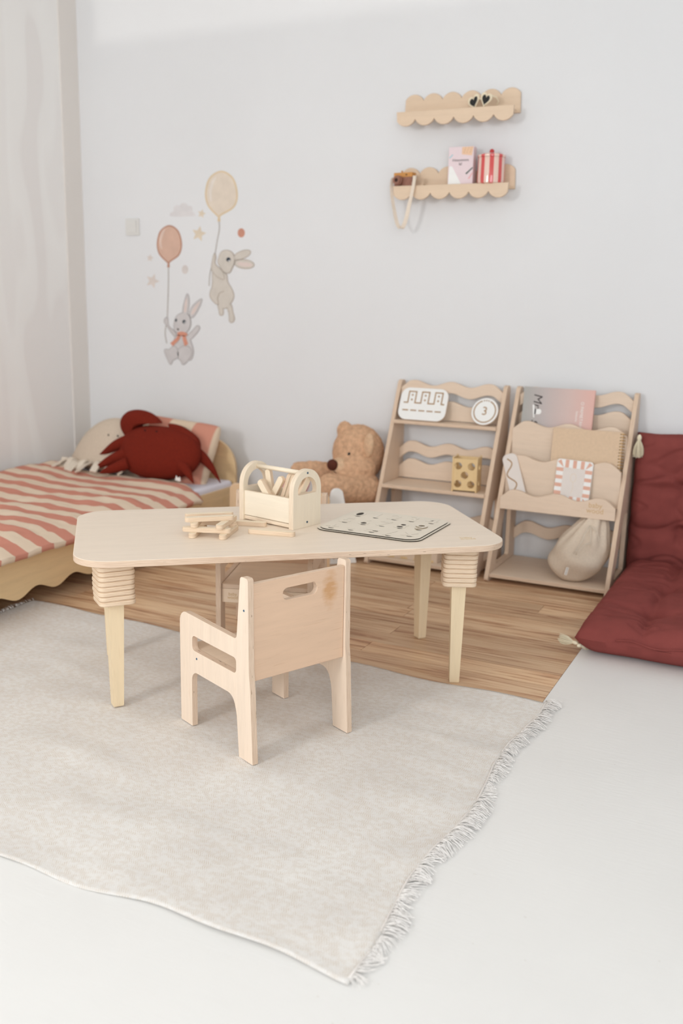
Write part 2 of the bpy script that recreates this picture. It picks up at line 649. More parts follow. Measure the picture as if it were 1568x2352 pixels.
def lathe_mesh(name, prof, n=32):
    verts, faces = [], []
    for r, z in prof:
        for k in range(n):
            t = 2 * PI * k / n
            verts.append((r * math.cos(t), r * math.sin(t), z))
    for i in range(len(prof) - 1):
        for k in range(n):
            q = (k + 1) % n
            faces.append((i * n + k, i * n + q, (i + 1) * n + q, (i + 1) * n + k))
    faces.append(tuple(range(n - 1, -1, -1)))
    faces.append(tuple((len(prof) - 1) * n + k for k in range(n)))
    me = mesh_from(name, verts, faces, True)
    me.set_sharp_from_angle(angle=R(40))
    return me


def ellipsoid(bm, c, r, rot=None, u=24, v=16):
    M = Matrix.Translation(c)
    if rot is not None:
        M = M @ (rot.to_4x4() if hasattr(rot, 'to_4x4') else rot)
    M = M @ Matrix.Diagonal((r[0], r[1], r[2], 1))
    bmesh.ops.create_uvsphere(bm, u_segments=u, v_segments=v, radius=1, matrix=M)


def capsule(bm, pts, rads, sub=5):
    """chain of overlapping spheres along pts"""
    for i in range(len(pts) - 1):
        a, b = Vector(pts[i]), Vector(pts[i + 1])
        for k in range(sub + 1):
            t = k / sub
            r = rads[i] * (1 - t) + rads[i + 1] * t
            ellipsoid(bm, a.lerp(b, t), (r, r, r), None, 16, 10)


def text(name, body, size, M, mat, parent, extrude=0.0002, align='CENTER', spacing=1.0, line=0.75, shear=0.0):
    cu = bpy.data.curves.new(name, 'FONT')
    cu.body = body
    cu.size = size
    cu.extrude = extrude
    cu.align_x = align
    cu.align_y = 'CENTER'
    cu.space_character = spacing
    cu.space_line = line
    cu.shear = shear
    tmp = bpy.data.objects.new(name, cu)
    me = bpy.data.meshes.new_from_object(tmp)
    bpy.data.objects.remove(tmp)
    me.materials.clear()
    me.name = name
    return link(name, me, MT[mat] if isinstance(mat, str) else mat, parent, M)


def dup(root, M=None, label=None):
    """copy of a thing with copies of its parts and sub-parts"""
    r = root.copy()
    COL.objects.link(r)
    if M is not None:
        r.matrix_basis = M
    if label:
        r['label'] = label

    def rec(src, dst):
        for ch in list(src.children):
            c = ch.copy()
            COL.objects.link(c)
            c.parent = dst
            rec(ch, c)
    rec(root, r)
    return r


X, Y, Z = Vector((1, 0, 0)), Vector((0, 1, 0)), Vector((0, 0, 1))


def vpanel_x(x, y=0, z=0):
    """panel whose local x -> +Y, local y -> +Z, thickness +X"""
    return frame((x, y, z), Y, Z)


def vpanel_y(x, y, z=0):
    """panel whose local x -> +X, local y -> +Z, thickness -Y"""
    return frame((x, y, z), X, Z)


def flat(x=0, y=0, z=0):
    return frame((x, y, z), X, Y)


# ------------------------------------------------------------------ the setting
YW, XL = 4.36, -3.73
o = link('wall_back', box_mesh('wall_back', XL - 0.1, YW, -0.02, 3.0, YW + 0.1, 3.05), MT['wall'], kind='structure')
o = link('wall_left', box_mesh('wall_left', XL - 0.1, 0.2, -0.02, XL, YW, 3.05), MT['wall_patchy'], kind='structure')
o = link('trim_1', box_mesh('trim_1', XL - 0.01, 4.224, 0.0, XL + 0.006, YW, 3.0), MT['strip'], kind='structure')
o['label'] = 'grey beige vertical strip of unpainted wall in the left corner'
o = link('ceiling', box_mesh('ceiling', XL - 0.1, -2.6, 3.0, 3.0, YW + 0.1, 3.1), MT['ceiling'], kind='structure')
o = link('wall_right', box_mesh('wall_right', 2.7, -2.6, -0.02, 2.8, YW, 3.05), MT['wall'], kind='structure')

link('wall_front', panel_mesh('wall_front', [(XL - 0.1, -0.02), (2.8, -0.02), (2.8, 3.05), (XL - 0.1, 3.05)], [[(XL + 0.25, 0.75), (2.45, 0.75), (2.45, 2.72), (XL + 0.25, 2.72)]], 0.1),
     [MT['wall'], MT['wall']], None, frame((0, -2.85, 0), X, Z), 'structure')

XB = -0.653
me = panel_mesh('floor', [(XB, YW), (XB, 2.30), (XL, 2.30), (XL, -2.8), (2.7, -2.8), (2.7, YW)], (), 0.02)
floor = link('floor', me, [MT['white_floor'], MT['white_floor']], None, Matrix.Translation((0, 0, -0.01)), 'structure')
floor['label'] = 'white painted floor boards with brushed paint texture'
lam = link('floor', box_mesh('floor', XL, 2.30, -0.03, XB, YW, -0.012), MT['burn'], kind='structure')
lam['label'] = 'laminate wood floor in front of the back wall'
row_h = 0.103
y0 = 2.302
k = 0
while y0 < YW - 0.01:
    y1 = min(y0 + row_h, YW)
    x0 = XL - rng.uniform(0.1, 1.2)
    while x0 < XB:
        x1 = x0 + 1.28
        a, b = max(x0, XL), min(x1, XB - 0.001)
        if b - a > 0.02:
            g = 0.0009
            cxp, cyp = (a + b) / 2, (y0 + y1) / 2
            o = link('plank', box_mesh('plank', a - cxp + g, y0 - cyp + g, -0.012, b - cxp - g, y1 - cyp - g, -0.001),
                     MT['laminate'], lam, Matrix.Translation((cxp, cyp, 0)))
        x0 = x1
    y0 = y1

# ------------------------------------------------------------------ rug
def rug_edge(x, y):
    return 0.012 * math.sin(x * 3.1 + 0.4) + 0.008 * math.sin(x * 7.3 + 2)


def build_rug():
    x0, x1 = -2.69, -0.645
    nx, ny = 180, 130
    root = thing('rug', 'cream herringbone cotton rug with frayed ends under the play table', 'rug', (0, 0, 0))
    verts, faces = [], []
    for i in range(nx + 1):
        u = i / nx
        x = x0 + (x1 - x0) * u
        yb = 1.405 - 0.02 * u + 0.010 * math.sin(u * 17) + 0.006 * math.sin(u * 41 + 1)
        yt = 2.772 + 0.010 * math.sin(u * 11 + 0.5) + 0.008 * math.sin(u * 29)
        for j in range(ny + 1):
            v = j / ny
            y = yb + (yt - yb) * v
            xx = x + 0.012 * math.sin(v * 14 + 1.0) * (1 if u > 0.5 else -1) * (abs(u - 0.5) * 2) ** 4
            p = Vector((xx * 1.7, y * 4.2, 0))
            h = noise.noise(p) * 0.5 + 0.5
            h2 = noise.noise(Vector((xx * 3.0 + y * 5, y * 7 - xx * 1.5, 3)))
            amp = 0.011
            leg = 1.0
            for lx, ly in ((-1.75, 2.13), (-2.06, 2.45), (-1.22, 2.02), (-1.5, 2.15), (-1.1, 2.31), (-1.38, 2.44)):
                d2 = (xx - lx) ** 2 + (y - ly) ** 2
                leg *= 1 - 0.9 * math.exp(-d2 / 0.004)
            z = 0.0035 + leg * (amp * max(0, h - 0.35) * 1.5 + 0.005 * max(0, h2))
            e = min(u, 1 - u, v * 0.68, (1 - v) * 0.68)
            if v < 0.02:
                z += 0.002 * max(0, math.sin(u * 23)) * (1 - v / 0.02)
            verts.append((xx, y, z))
    for i in range(nx):
        for j in range(ny):
            a = i * (ny + 1) + j
            faces.append((a, a + ny + 1, a + ny + 2, a + 1))
    me = mesh_from('cloth', verts, faces, True)
    o = link('cloth', me, MT['rug'], root)
    sm = o.modifiers.new('thick', 'SOLIDIFY')
    sm.thickness = 0.003
    sm.offset = -1
    # frayed ends: hundreds of loose yarns
    for xe, sgn, nst in ((x1, 1, 1250), (x0, -1, 500)):
        vs, fs = [], []
        r = random.Random(int(11 + sgn))
        for q in range(nst):
            v = r.random()
            yy = 1.385 + (2.782 - 1.385) * v
            xx = xe + 0.012 * math.sin(v * 14 + 1.0) * sgn - 0.006 * sgn
            cl = noise.noise(Vector((yy * 22, 0.3, sgn)))
            cl2 = noise.noise(Vector((yy * 9, 4.3, sgn)))
            L = (0.036 + 0.022 * cl2 + r.uniform(-0.012, 0.012)) * (0.75 if sgn < 0 else 1)
            dy = cl * 0.045 + r.uniform(-0.012, 0.012)
            z0 = 0.005
            hmax = max(0.001, 0.007 + 0.012 * cl2 + r.uniform(-0.004, 0.005))
            w = r.uniform(0.0008, 0.0018)
            b0 = len(vs)
            m = 5
            for s in range(m):
                t = s / (m - 1)
                px = xx + sgn * L * t
                py = yy + dy * t * t + r.uniform(-0.002, 0.002)
                pz = z0 + hmax * math.sin(PI * t) * (1 - 0.3 * t) + r.uniform(0, 0.001)
                ww = w * (1 - 0.3 * t)
                vs += [(px, py - ww, pz), (px, py + ww, pz + r.uniform(-0.0005, 0.0005))]
            for s in range(m - 1):
                a = b0 + s * 2
                fs.append((a, a + 1, a + 3, a + 2))
        link('fringe', mesh_from('fringe', vs, fs, False), MT['fringe'], root, None, 'stuff')
    # hem: tight whip-stitched border beside the right fringe
    pts = [(x1 - 0.004 + 0.012 * math.sin(v * 14 + 1.0), 1.385 + 1.395 * v, 0.007 + 0.002 * math.sin(v * 60)) for v in [i / 60 for i in range(61)]]
    link('hem', tube_mesh('hem', pts, 0.0028, 6), MT['hem'], root)
    return root


build_rug()

# ------------------------------------------------------------------ play table
tbl = thing('play_table', 'low birch plywood play table with rounded corners and stacked ply leg blocks', 'table', (-1.4835, 2.639, 0.0), R(39.5))
o = panel('tabletop', rrect(-0.644, -0.33, 0.644, 0.33, 0.105, 12), (), 0.02, flat(0, 0, 0.47), 'birch_top', 'edge', tbl, 0.003)
text('logo', 'baby\nwood', 0.022, frame((0.53, -0.235, 0.4802), X, Y), 'engrave_faint', tbl, 0.0001)


def table_leg(x, y, rot, z0):
    M = Matrix.Translation((x, y, 0)) @ Matrix.Rotation(rot, 4, 'Z')
    bm = bmesh.new()
    vs = []
    for z, h in ((z0, 0.0145), (z0 + 0.004, 0.0155), (0.33, 0.0225), (0.36, 0.0225)):
        ring = [bm.verts.new((p[0], p[1], z)) for p in rrect(-h, -h, h, h, 0.003, 3)]
        vs.append(ring)
    for a, b in zip(vs, vs[1:]):
        for i in range(len(a)):
            j = (i + 1) % len(a)
            bm.faces.new((a[i], a[j], b[j], b[i]))
    bm.faces.new(vs[0][::-1])
    bm.faces.new(vs[-1])
    leg = link('leg', bm_mesh('leg', bm), MT['leg'], tbl, M)
    n = 9
    for i in range(n):
        zz = 0.328 + (i + 0.5) * (0.46 - 0.328) / n
        j = rng.uniform(-0.0012, 0.0012)
        r_ = link('ring', ring_me, [MT['ring'], MT['ring']], leg, Matrix.Translation((j, rng.uniform(-0.001, 0.001), zz)))
        bevel(r_, 0.0042, 2, 50)


ring_me = panel_mesh('ring', rrect(-0.053, -0.05, 0.053, 0.05, 0.018, 5), (), (0.46 - 0.328) / 9)
ring_me.materials.append(MT['ring'])
ring_me.materials.append(MT['ring'])
_l = link


def link(name, data, mat=None, parent=None, M=None, kind=None):
    if data is ring_me:
        mat = None
    return _l(name, data, mat, parent, M, kind)


table_leg(-0.535, -0.212, R(14), 0.008)
table_leg(0.520, -0.205, R(-14), 0.0)
table_leg(0.540, 0.212, R(14), 0.0)
table_leg(-0.545, 0.215, R(-14), 0.008)


# ------------------------------------------------------------------ play chairs
def chair_side_outline():
    return fillet([(-0.172, 0.0, 0), (-0.108, 0.0, 0), (-0.098, 0.120, 0.12), (-0.080, 0.166, 0.045), (0.128, 0.166, 0.028), (0.128, 0.0, 0),
                   (0.190, 0.0, 0), (0.190, 0.331, 0.034), (-0.098, 0.325, 0.012), (-0.116, 0.498, 0.010), (-0.151, 0.498, 0.008),
                   (-0.155, 0.25, 0), (-0.161, 0.20, 0.2)], 7)


def make_chair(label, loc, rot):
    root = thing('play_chair', label, 'chair', loc, rot, 'birch play chairs at the table')
    W = 0.336
    slot = rrect(-0.096, 0.229, 0.124, 0.272, 0.012, 5)
    for s, xx in ((-1, 0.0085 - W / 2), (1, W / 2 - 0.0085)):
        sp = panel('side_panel', chair_side_outline(), [slot], 0.017, vpanel_x(xx), 'birch', 'edge', root, 0.003)
        for sy, sz in ((-0.133, 0.411), (0.101, 0.209)):
            bm = bmesh.new()
            bmesh.ops.create_cone(bm, cap_ends=True, segments=14, radius1=0.0036, radius2=0.0026, depth=0.002)
            link('screw', bm_mesh('screw', bm), MT['screw'], sp, Matrix.Translation((sy, sz, s * 0.0088)) @ Matrix.Rotation(0 if s > 0 else PI, 4, 'X'))
    b = panel('backrest', rrect(-0.150, 0.2185, 0.150, 0.482, 0.003, 2), [rrect(-0.056, 0.421, 0.056, 0.453, 0.0158, 7)], 0.017,
              vpanel_y(0, -0.139), 'birch_back', 'edge', root, 0.0025)
    # stained patch sits at the upper right of the back as seen from behind
    panel('seat', rrect(-0.150, -0.130, 0.150, 0.178, 0.003, 2), (), 0.017, flat(0, 0, 0.2185), 'birch_x', 'edge', root, 0.0025)
    rail = panel('seat_rail', rrect(-0.150, 0.160, 0.150, 0.2095, 0.002, 2), (), 0.017, frame((0, 0.168, 0), -X, Z), 'birch_x', 'edge', root, 0.002)
    text('logo', 'baby\nwood', 0.016, Matrix.Translation((-0.112, 0.184, 0.0087)), 'engrave', rail, 0.0001)
    return root


cf = Vector((math.cos(R(155.5)), math.sin(R(155.5)), 0))
cr = Vector((cf.y, -cf.x, 0))
c0 = Vector((-1.2305, 2.0063, 0.0065)) + cr * 0.168 + cf * 0.152
chair1 = make_chair('birch play chair standing on the rug with its stained back to the viewer', c0, R(65.5))
f2 = Vector((math.cos(R(288.7)), math.sin(R(288.7)), 0))
r2 = Vector((f2.y, -f2.x, 0))
c2 = Vector((-1.775, 2.721, 0.0)) - r2 * 0.150 - f2 * 0.178
M2 = Matrix.Translation(c2) @ Matrix.Rotation(R(198.7), 4, 'Z')
dup(chair1, M2, 'birch play chair pushed under the far side of the table, facing the viewer')

# ------------------------------------------------------------------ wooden carrier with sticks
TZ = 0.4802
car_M = Matrix.Translation((-1.436, 2.611, TZ)) @ Matrix.Rotation(R(77.5), 4, 'Z')
car = thing('carrier_box', 'pale wooden carrier with arched ends and a dowel handle, full of sticks, on the table', 'box', M=car_M)
end_out = [(0.0, 0.0), (0.135, 0.0)] + [(0.0675 + 0.0675 * math.cos(t), 0.1195 + 0.0675 * math.sin(t)) for t in [PI * k / 24 for k in range(25)]]
hole = fillet([(0.022, 0.108, 0.008), (0.113, 0.108, 0.008)] + [(0.0675 + 0.0455 * math.cos(t), 0.1165 + 0.0455 * math.sin(t), 0) for t in [PI * (k + 0.5) / 16 for k in range(16)]], 4)
for yy in (0.009, 0.226):
    e = panel('end_panel', end_out, [hole], 0.018, frame((0, yy, 0), X, Z), 'pale', 'edge_pale', car, 0.0025)
    for sx, sz in ((0.0675, 0.175), (0.0675, 0.016)):
        bm = bmesh.new()
        bmesh.ops.create_cone(bm, cap_ends=True, segments=14, radius1=0.0035, radius2=0.0035, depth=0.0018)
        link('screw', bm_mesh('screw', bm), MT['screw'], e, Matrix.Translation((sx, sz, 0.0091 if yy < 0.1 else -0.0091)))
for xx in (0.011, 0.124):
    panel('side_panel', rrect(0.018, 0.0175, 0.217, 0.0985, 0.002, 2), (), 0.012, frame((xx, 0, 0), Y, Z), 'pale_x', 'edge_pale', car, 0.0015)
panel('bottom', rrect(0.006, 0.018, 0.129, 0.217, 0.002, 2), (), 0.012, flat(0, 0, 0.0095), 'pale_x', 'edge_pale', car, 0.001)
link('handle', tube_mesh('handle', [(0.0675, 0.018, 0.172), (0.0675, 0.217, 0.172)], 0.0072, 20), MT['pale'], car)

stick_me = panel_mesh('wooden_stick', fillet([(-0.075, -0.0115, 0.0112), (0.075, -0.0115, 0.0112), (0.075, 0.0115, 0.0112), (-0.075, 0.0115, 0.0112)], 7), (), 0.0145)
stick_me.materials.append(MT['stick'])
stick_me.materials.append(MT['ring'])


def stick(label, a, b, n, group):
    """wooden stick from a towards b, broad face normal n"""
    a, b = Vector(a), Vector(b)
    d = (b - a).normalized()
    n = Vector(n)
    ey = n.cross(d).normalized()
    M = frame(a + d * 0.075, d, ey)
    o = _l('wooden_stick', stick_me, None, None, M)
    bevel(o, 0.0018, 2, 50)
    return tag(o, label, 'stick', group)


def cpt(x, y, z):
    return car_M @ Vector((x, y, z))


def cdir(x, y, z):
    return car_M.to_3x3() @ Vector((x, y, z))


inbox = 'sticks standing in the wooden carrier'
stick('wooden stick in the carrier, leaning left in front of its neighbour', cpt(0.026, 0.075, 0.019), cpt(0.030, 0.172, 0.135), cdir(-1, 0, 0.0), inbox)
stick('wooden stick in the carrier, leaning left just behind the front leaning one', cpt(0.047, 0.088, 0.019), cpt(0.051, 0.188, 0.133), cdir(-1, 0.0, 0), inbox)
stick('wooden stick in the carrier, tallest one against the far arched end', cpt(0.072, 0.145, 0.018), cpt(0.076, 0.176, 0.16), cdir(-1, 0, 0), inbox)
stick('wooden stick in the carrier, tipped right beside the three upright ones', cpt(0.060, 0.176, 0.022), cpt(0.060, 0.100, 0.148), cdir(-1, 0, 0), inbox)
stick('wooden stick in the carrier, left one of the three upright sticks', cpt(0.062, 0.118, 0.018), cpt(0.079, 0.078, 0.16), cdir(0.25, 1, 0.2), inbox)
stick('wooden stick in the carrier, middle one of the three upright sticks', cpt(0.060, 0.098, 0.018), cpt(0.077, 0.058, 0.16), cdir(0.25, 1, 0.2), inbox)
stick('wooden stick in the carrier, right one of the three upright sticks', cpt(0.058, 0.076, 0.018), cpt(0.074, 0.036, 0.16), cdir(-1, 0.6, 0.1), inbox)
stick('wooden stick in the carrier, its tip showing in the near arch', cpt(0.030, 0.036, 0.040), cpt(0.098, 0.029, 0.146), cdir(0, -1, 0), inbox)

# loose and stacked sticks on the table
T = 0.0146
tb = TZ + T / 2


def sdir(a):
    return Vector((math.cos(R(a)), math.sin(R(a)), 0))


def tstick(label, x, y, ang, layer, group, dz=0.0):
    a = Vector((x, y, tb + T * layer + dz))
    stick(label, a, a + sdir(ang), (0, 0, 1), group)


sg = 'sticks stacked crosswise on the table'
tstick('wooden stick at the bottom of the crossed stack, left one', -1.648, 2.362, 109, 0, sg)
tstick('wooden stick at the bottom of the crossed stack, right one', -1.560, 2.393, 106, 0, sg)
tstick('wooden stick in the second layer of the stack, front one', -1.692, 2.380, 20, 1, sg)
tstick('wooden stick in the second layer of the stack, back one', -1.730, 2.475, 18, 1, sg)
tstick('wooden stick in the third layer of the stack, left one', -1.650, 2.377, 113, 2, sg)
tstick('wooden stick in the third layer of the stack, right one', -1.573, 2.396, 104, 2, sg)
tstick('wooden stick on top of the crossed stack, front one', -1.684, 2.381, 43, 3, sg)
tstick('wooden stick on top of the crossed stack, back one', -1.714, 2.424, 41, 3, sg)
tstick('wooden stick lying loose between the stack and the carrier', -1.678, 2.572, 16, 0, 'loose sticks on the table')
tstick('wooden stick lying loose in front of the carrier', -1.539, 2.512, 13, 0, 'loose sticks on the table')

# ------------------------------------------------------------------ number puzzle
pz = thing('number_puzzle', 'flat grey beige number puzzle board with dark burnt edges on the table', 'puzzle', (-1.2125, 2.82, TZ))
panel('base_board', rrect(-0.1775, -0.165, 0.1775, 0.165, 0.045, 8), (), 0.0030, flat(0, 0, 0.0017), 'puzzle', 'burn', pz, 0)
top_b = panel('top_board', rrect(-0.1695, -0.157, 0.1695, 0.157, 0.042, 8), (), 0.0030, flat(0, 0, 0.0048), 'puzzle', 'burn', pz, 0)
cells = [(-1.343, 2.910, '0'), (-1.281, 2.915, '1'), (-1.218, 2.922, '2'), (-1.158, 2.928, '3'), (-1.092, 2.934, '4'),
         (-1.342, 2.806, '5'), (-1.277, 2.808, '6'), (-1.216, 2.818, '7'), (-1.154, 2.820, '8'), (-1.092, 2.828, '9'),
         (-1.346, 2.706, '+'), (-1.279, 2.706, '-'), (-1.210, 2.712, '='), (-1.148, 2.712, '/'), (-1.088, 2.726, 'x')]
WORD = dict(zip('0123456789', ('zero', 'digit one', 'digit two', 'digit three', 'digit four', 'digit five', 'digit six', 'digit seven', 'digit eight', 'digit nine')))
names = {'+': 'plus sign', '-': 'minus sign', '=': 'equals sign', '/': 'slash', 'x': 'multiplication cross'}
num_side = plain('number_side', (150, 134, 112), 0.8)
num_face = plain('number_face', (233, 224, 209), 0.55, 0.03, 12)
for cx_, cy_, ch in cells:
    cu = bpy.data.curves.new('number', 'FONT')
    cu.body = ch
    cu.size = 0.092
    cu.extrude = 0.0005 if ch != '9' else 0.0018
    cu.align_x = 'CENTER'
    cu.align_y = 'CENTER'
    tmp = bpy.data.objects.new('number', cu)
    me = bpy.data.meshes.new_from_object(tmp)
    bpy.data.objects.remove(tmp)
    me.materials.clear()
    me.materials.append(num_face)
    me.materials.append(num_side)
    me.polygons.foreach_set('material_index', [0 if abs(p.normal.z) > 0.9 else 1 for p in me.polygons])
    vx = [v.co.x for v in me.vertices]
    vy = [v.co.y for v in me.vertices]
    mx, my = (min(vx) + max(vx)) / 2, (min(vy) + max(vy)) / 2
    for v in me.vertices:
        v.co.x -= mx
        v.co.y -= my
    lab = 'puzzle piece shaped as the %s, set in the number board' % (names.get(ch) or WORD[ch])
    rz = R(4) if ch == '9' else 0
    o = _l('number_piece', me, None, None, Matrix.Translation((cx_, cy_, TZ + 0.0063 + (0.0016 if ch == '9' else 0))) @ Matrix.Rotation(rz, 4, 'Z'))
    tag(o, lab, 'puzzle piece', 'pieces in the number puzzle')
    # half-moon finger notch under each piece and the dark counters of round digits
    lx, ly = cx_ + 1.2125, cy_ - 2.82
    hh = (max(vy) - min(vy)) / 2
    nx_ = lx + 0.008
    ny_ = ly - max(hh, 0.018) - 0.001
    half = [(nx_ + 0.0095 * math.cos(t), ny_ + 0.0065 * math.sin(t)) for t in [PI + PI * q / 10 for q in range(11)]]
    panel('finger_notch', half, (), 0.0004, flat(0, 0, 0.0064), 'burn', 'burn', pz, 0)
    cnt = {'0': [(0, 0, 0.010, 0.022)], '6': [(0.001, -0.014, 0.009, 0.010)], '8': [(0, -0.015, 0.010, 0.009), (0, 0.016, 0.008, 0.008)],
           '9': [(-0.001, 0.013, 0.009, 0.010)], '4': [(-0.004, 0.004, 0.006, 0.008)], '=': [(0.012, 0.0, 0.010, 0.003)]}.get(ch, [])
    for ox, oy, rx, ry in cnt:
        panel('counter', ellipse(lx + ox, ly + oy, rx, ry, 18), (), 0.0004, flat(0, 0, 0.0064), 'burn', 'burn', pz, 0)


# ------------------------------------------------------------------ display racks
def wave(x):
    d = max(0, abs(x) - 0.205)
    return 0.011 * math.cos(2 * PI * x / 0.182) - 3.2 * d * d - 0.30 * d


def wave_rail(x0, x1, ztop, zbot, wavy_bottom=True, n=56):
    pts = []
    for i in range(n + 1):
        x = x0 + (x1 - x0) * i / n
        pts.append((x, (zbot + wave(x)) if wavy_bottom else zbot))
    if not wavy_bottom:
        pts = [(x0, zbot), (x1, zbot)]
    for i in range(n + 1):
        x = x1 + (x0 - x1) * i / n
        pts.append((x, ztop + wave(x)))
    return pts


def rack(label, loc):
    root = thing('display_rack', label, 'shelf', loc, 0, 'wavy birch display racks against the back wall')
    out = fillet([(0.0, 0, 0.012), (0.07, 0, 0.012), (0.085, 0.018, 0.02), (0.30, 0.018, 0.02), (0.312, 0, 0.012), (0.398, 0, 0.01),
                  (0.398, 0.822, 0.018), (0.352, 0.822, 0.022)], 5)
    hol = fillet([(0.108, 0.055, 0.012), (0.305, 0.055, 0.012), (0.305, 0.315, 0.012), (0.224, 0.315, 0.012)], 5)
    for xx in (-0.2585, 0.2585):
        panel('side_panel', out, [hol], 0.018, vpanel_x(xx), 'shelf_y', 'shelf_edge', root, 0.004)
    hw = 0.2492
    panel('bottom_shelf', rrect(-hw, 0.018, hw, 0.385, 0.003, 2), (), 0.016, flat(0, 0, 0.026), 'shelf', 'shelf_edge', root, 0.002)
    panel('lower_rail', wave_rail(-hw, hw, 0.196, 0.141), (), 0.014, vpanel_y(0, 0.378), 'shelf', 'shelf_edge', root, 0.002)
    panel('top_rail', wave_rail(-hw, hw, 0.8145, 0.762), (), 0.014, vpanel_y(0, 0.352), 'shelf', 'shelf_edge', root, 0.002)
    return root, hw


rackL, hw = rack('left wavy birch display rack with three open shelves', (-1.5325, 3.948, 0))
panel('upper_back', wave_rail(-hw, hw, 0.724, 0.645, False), (), 0.014, vpanel_y(0, 0.352), 'shelf', 'shelf_edge', rackL, 0.002)
panel('upper_shelf', rrect(-hw, 0.262, hw, 0.345, 0.003, 2), (), 0.016, flat(0, 0, 0.634), 'shelf', 'shelf_edge', rackL, 0.002)
panel('middle_rail', wave_rail(-hw, hw, 0.526, 0.474), (), 0.014, vpanel_y(0, 0.352), 'shelf', 'shelf_edge', rackL, 0.002)
panel('middle_back', wave_rail(-hw, hw, 0.440, 0.358, False), (), 0.014, vpanel_y(0, 0.352), 'shelf', 'shelf_edge', rackL, 0.002)
panel('middle_shelf', rrect(-hw, 0.140, hw, 0.345, 0.003, 2), (), 0.016, flat(0, 0, 0.346), 'shelf', 'shelf_edge', rackL, 0.002)

rackR, hw = rack('right wavy birch display rack with stepped book pockets', (-0.9555, 3.948, 0))
panel('upper_back', wave_rail(-hw, hw, 0.729, 0.560, False), (), 0.014, vpanel_y(0, 0.352), 'shelf', 'shelf_edge', rackR, 0.002)
for nm, yy, zt, zb in (('pocket_front', 0.127, 0.3845, 0.306), ('pocket_front', 0.192, 0.528, 0.345), ('pocket_front', 0.262, 0.671, 0.47)):
    pf = panel(nm, wave_rail(-hw, hw, zt, zb, False), (), 0.014, vpanel_y(0, yy), 'shelf', 'shelf_edge', rackR, 0.002)
    if yy < 0.15:
        text('logo', 'baby\nwood', 0.031, Matrix.Translation((0.165, 0.352, 0.0071)), 'engrave', pf, 0.0001)
panel('pocket_floor', rrect(-hw, 0.135, hw, 0.345, 0.003, 2), (), 0.014, flat(0, 0, 0.315), 'shelf', 'shelf_edge', rackR, 0.001)

# things on the left rack
lean = 0.30


def leaning(x, y, z, tilt, roll=0.0, turn=0.0):
    """frame of a flat board standing at (x,y,z), leaning back by tilt; local origin at its foot"""
    return Matrix.Translation((x, y, z)) @ Matrix.Rotation(turn, 4, 'Z') @ Matrix.Rotation(PI / 2 - tilt, 4, 'X') @ Matrix.Rotation(roll, 4, 'Z')


def path_strip(name, pts, w, mat, parent, zoff, closed=False):
    """flat engraved line of width w along pts in the local XY plane"""
    vs, fs = [], []
    n = len(pts)
    for i, p in enumerate(pts):
        a = Vector(pts[(i - 1) % n] if closed or i else pts[0])
        b = Vector(pts[(i + 1) % n] if closed or i < n - 1 else pts[-1])
        d = (b - a).normalized()
        # mitre
        d1 = (Vector(p) - a).normalized() if (Vector(p) - a).length > 1e-9 else d
        d2 = (b - Vector(p)).normalized() if (b - Vector(p)).length > 1e-9 else d
        nn = Vector((-d1.y, d1.x)) + Vector((-d2.y, d2.x))
        nn.normalize()
        k = 1 / max(0.5, nn.dot(Vector((-d2.y, d2.x)) if (b - Vector(p)).length > 1e-9 else Vector((-d1.y, d1.x))))
        q1 = Vector(p) + nn * w / 2 * k
        q2 = Vector(p) - nn * w / 2 * k
        vs += [(q1.x, q1.y, zoff), (q2.x, q2.y, zoff)]
    m = n if closed else n - 1
    for i in range(m):
        j = (i + 1) % n
        fs.append((2 * i, 2 * i + 1, 2 * j + 1, 2 * j))
    return link(name, mesh_from(name, vs, fs), MT[mat], parent)


pl = thing('tracing_board', 'white rounded tracing board with a castle line on the top shelf', 'toy', M=leaning(-1.652, 4.222, 0.6450, 0.42))
panel('board', rrect(-0.118, 0, 0.118, 0.158, 0.042, 8), (), 0.010, Matrix.Translation((0, 0, 0)), 'white', 'shelf_edge', pl, 0.0015)
zig = [(-0.098, 0.083), (-0.078, 0.083)]
for q in range(3):
    xa = -0.078 + q * 0.0655
    zig += [(xa, 0.138), (xa + 0.036, 0.138), (xa + 0.036, 0.083)]
    if q < 2:
        zig += [(xa + 0.0655, 0.083)]
zig += [(0.104, 0.083)]
path_strip('castle_line', zig, 0.0058, 'engrave_brown', pl, 0.0053)
for q in range(5):
    path_strip('dash', [(-0.098 + q * 0.0405, 0.046), (-0.068 + q * 0.0405, 0.046)], 0.0058, 'engrave_brown', pl, 0.0053)
for q in range(3):
    for zz in (0.098, 0.121):
        panel('dot', ellipse(-0.060 + q * 0.0655, zz, 0.0046, 0.0046, 12), (), 0.0004, Matrix.Translation((0, 0, 0.0053)), 'engrave_brown', 'engrave_brown', pl, 0)

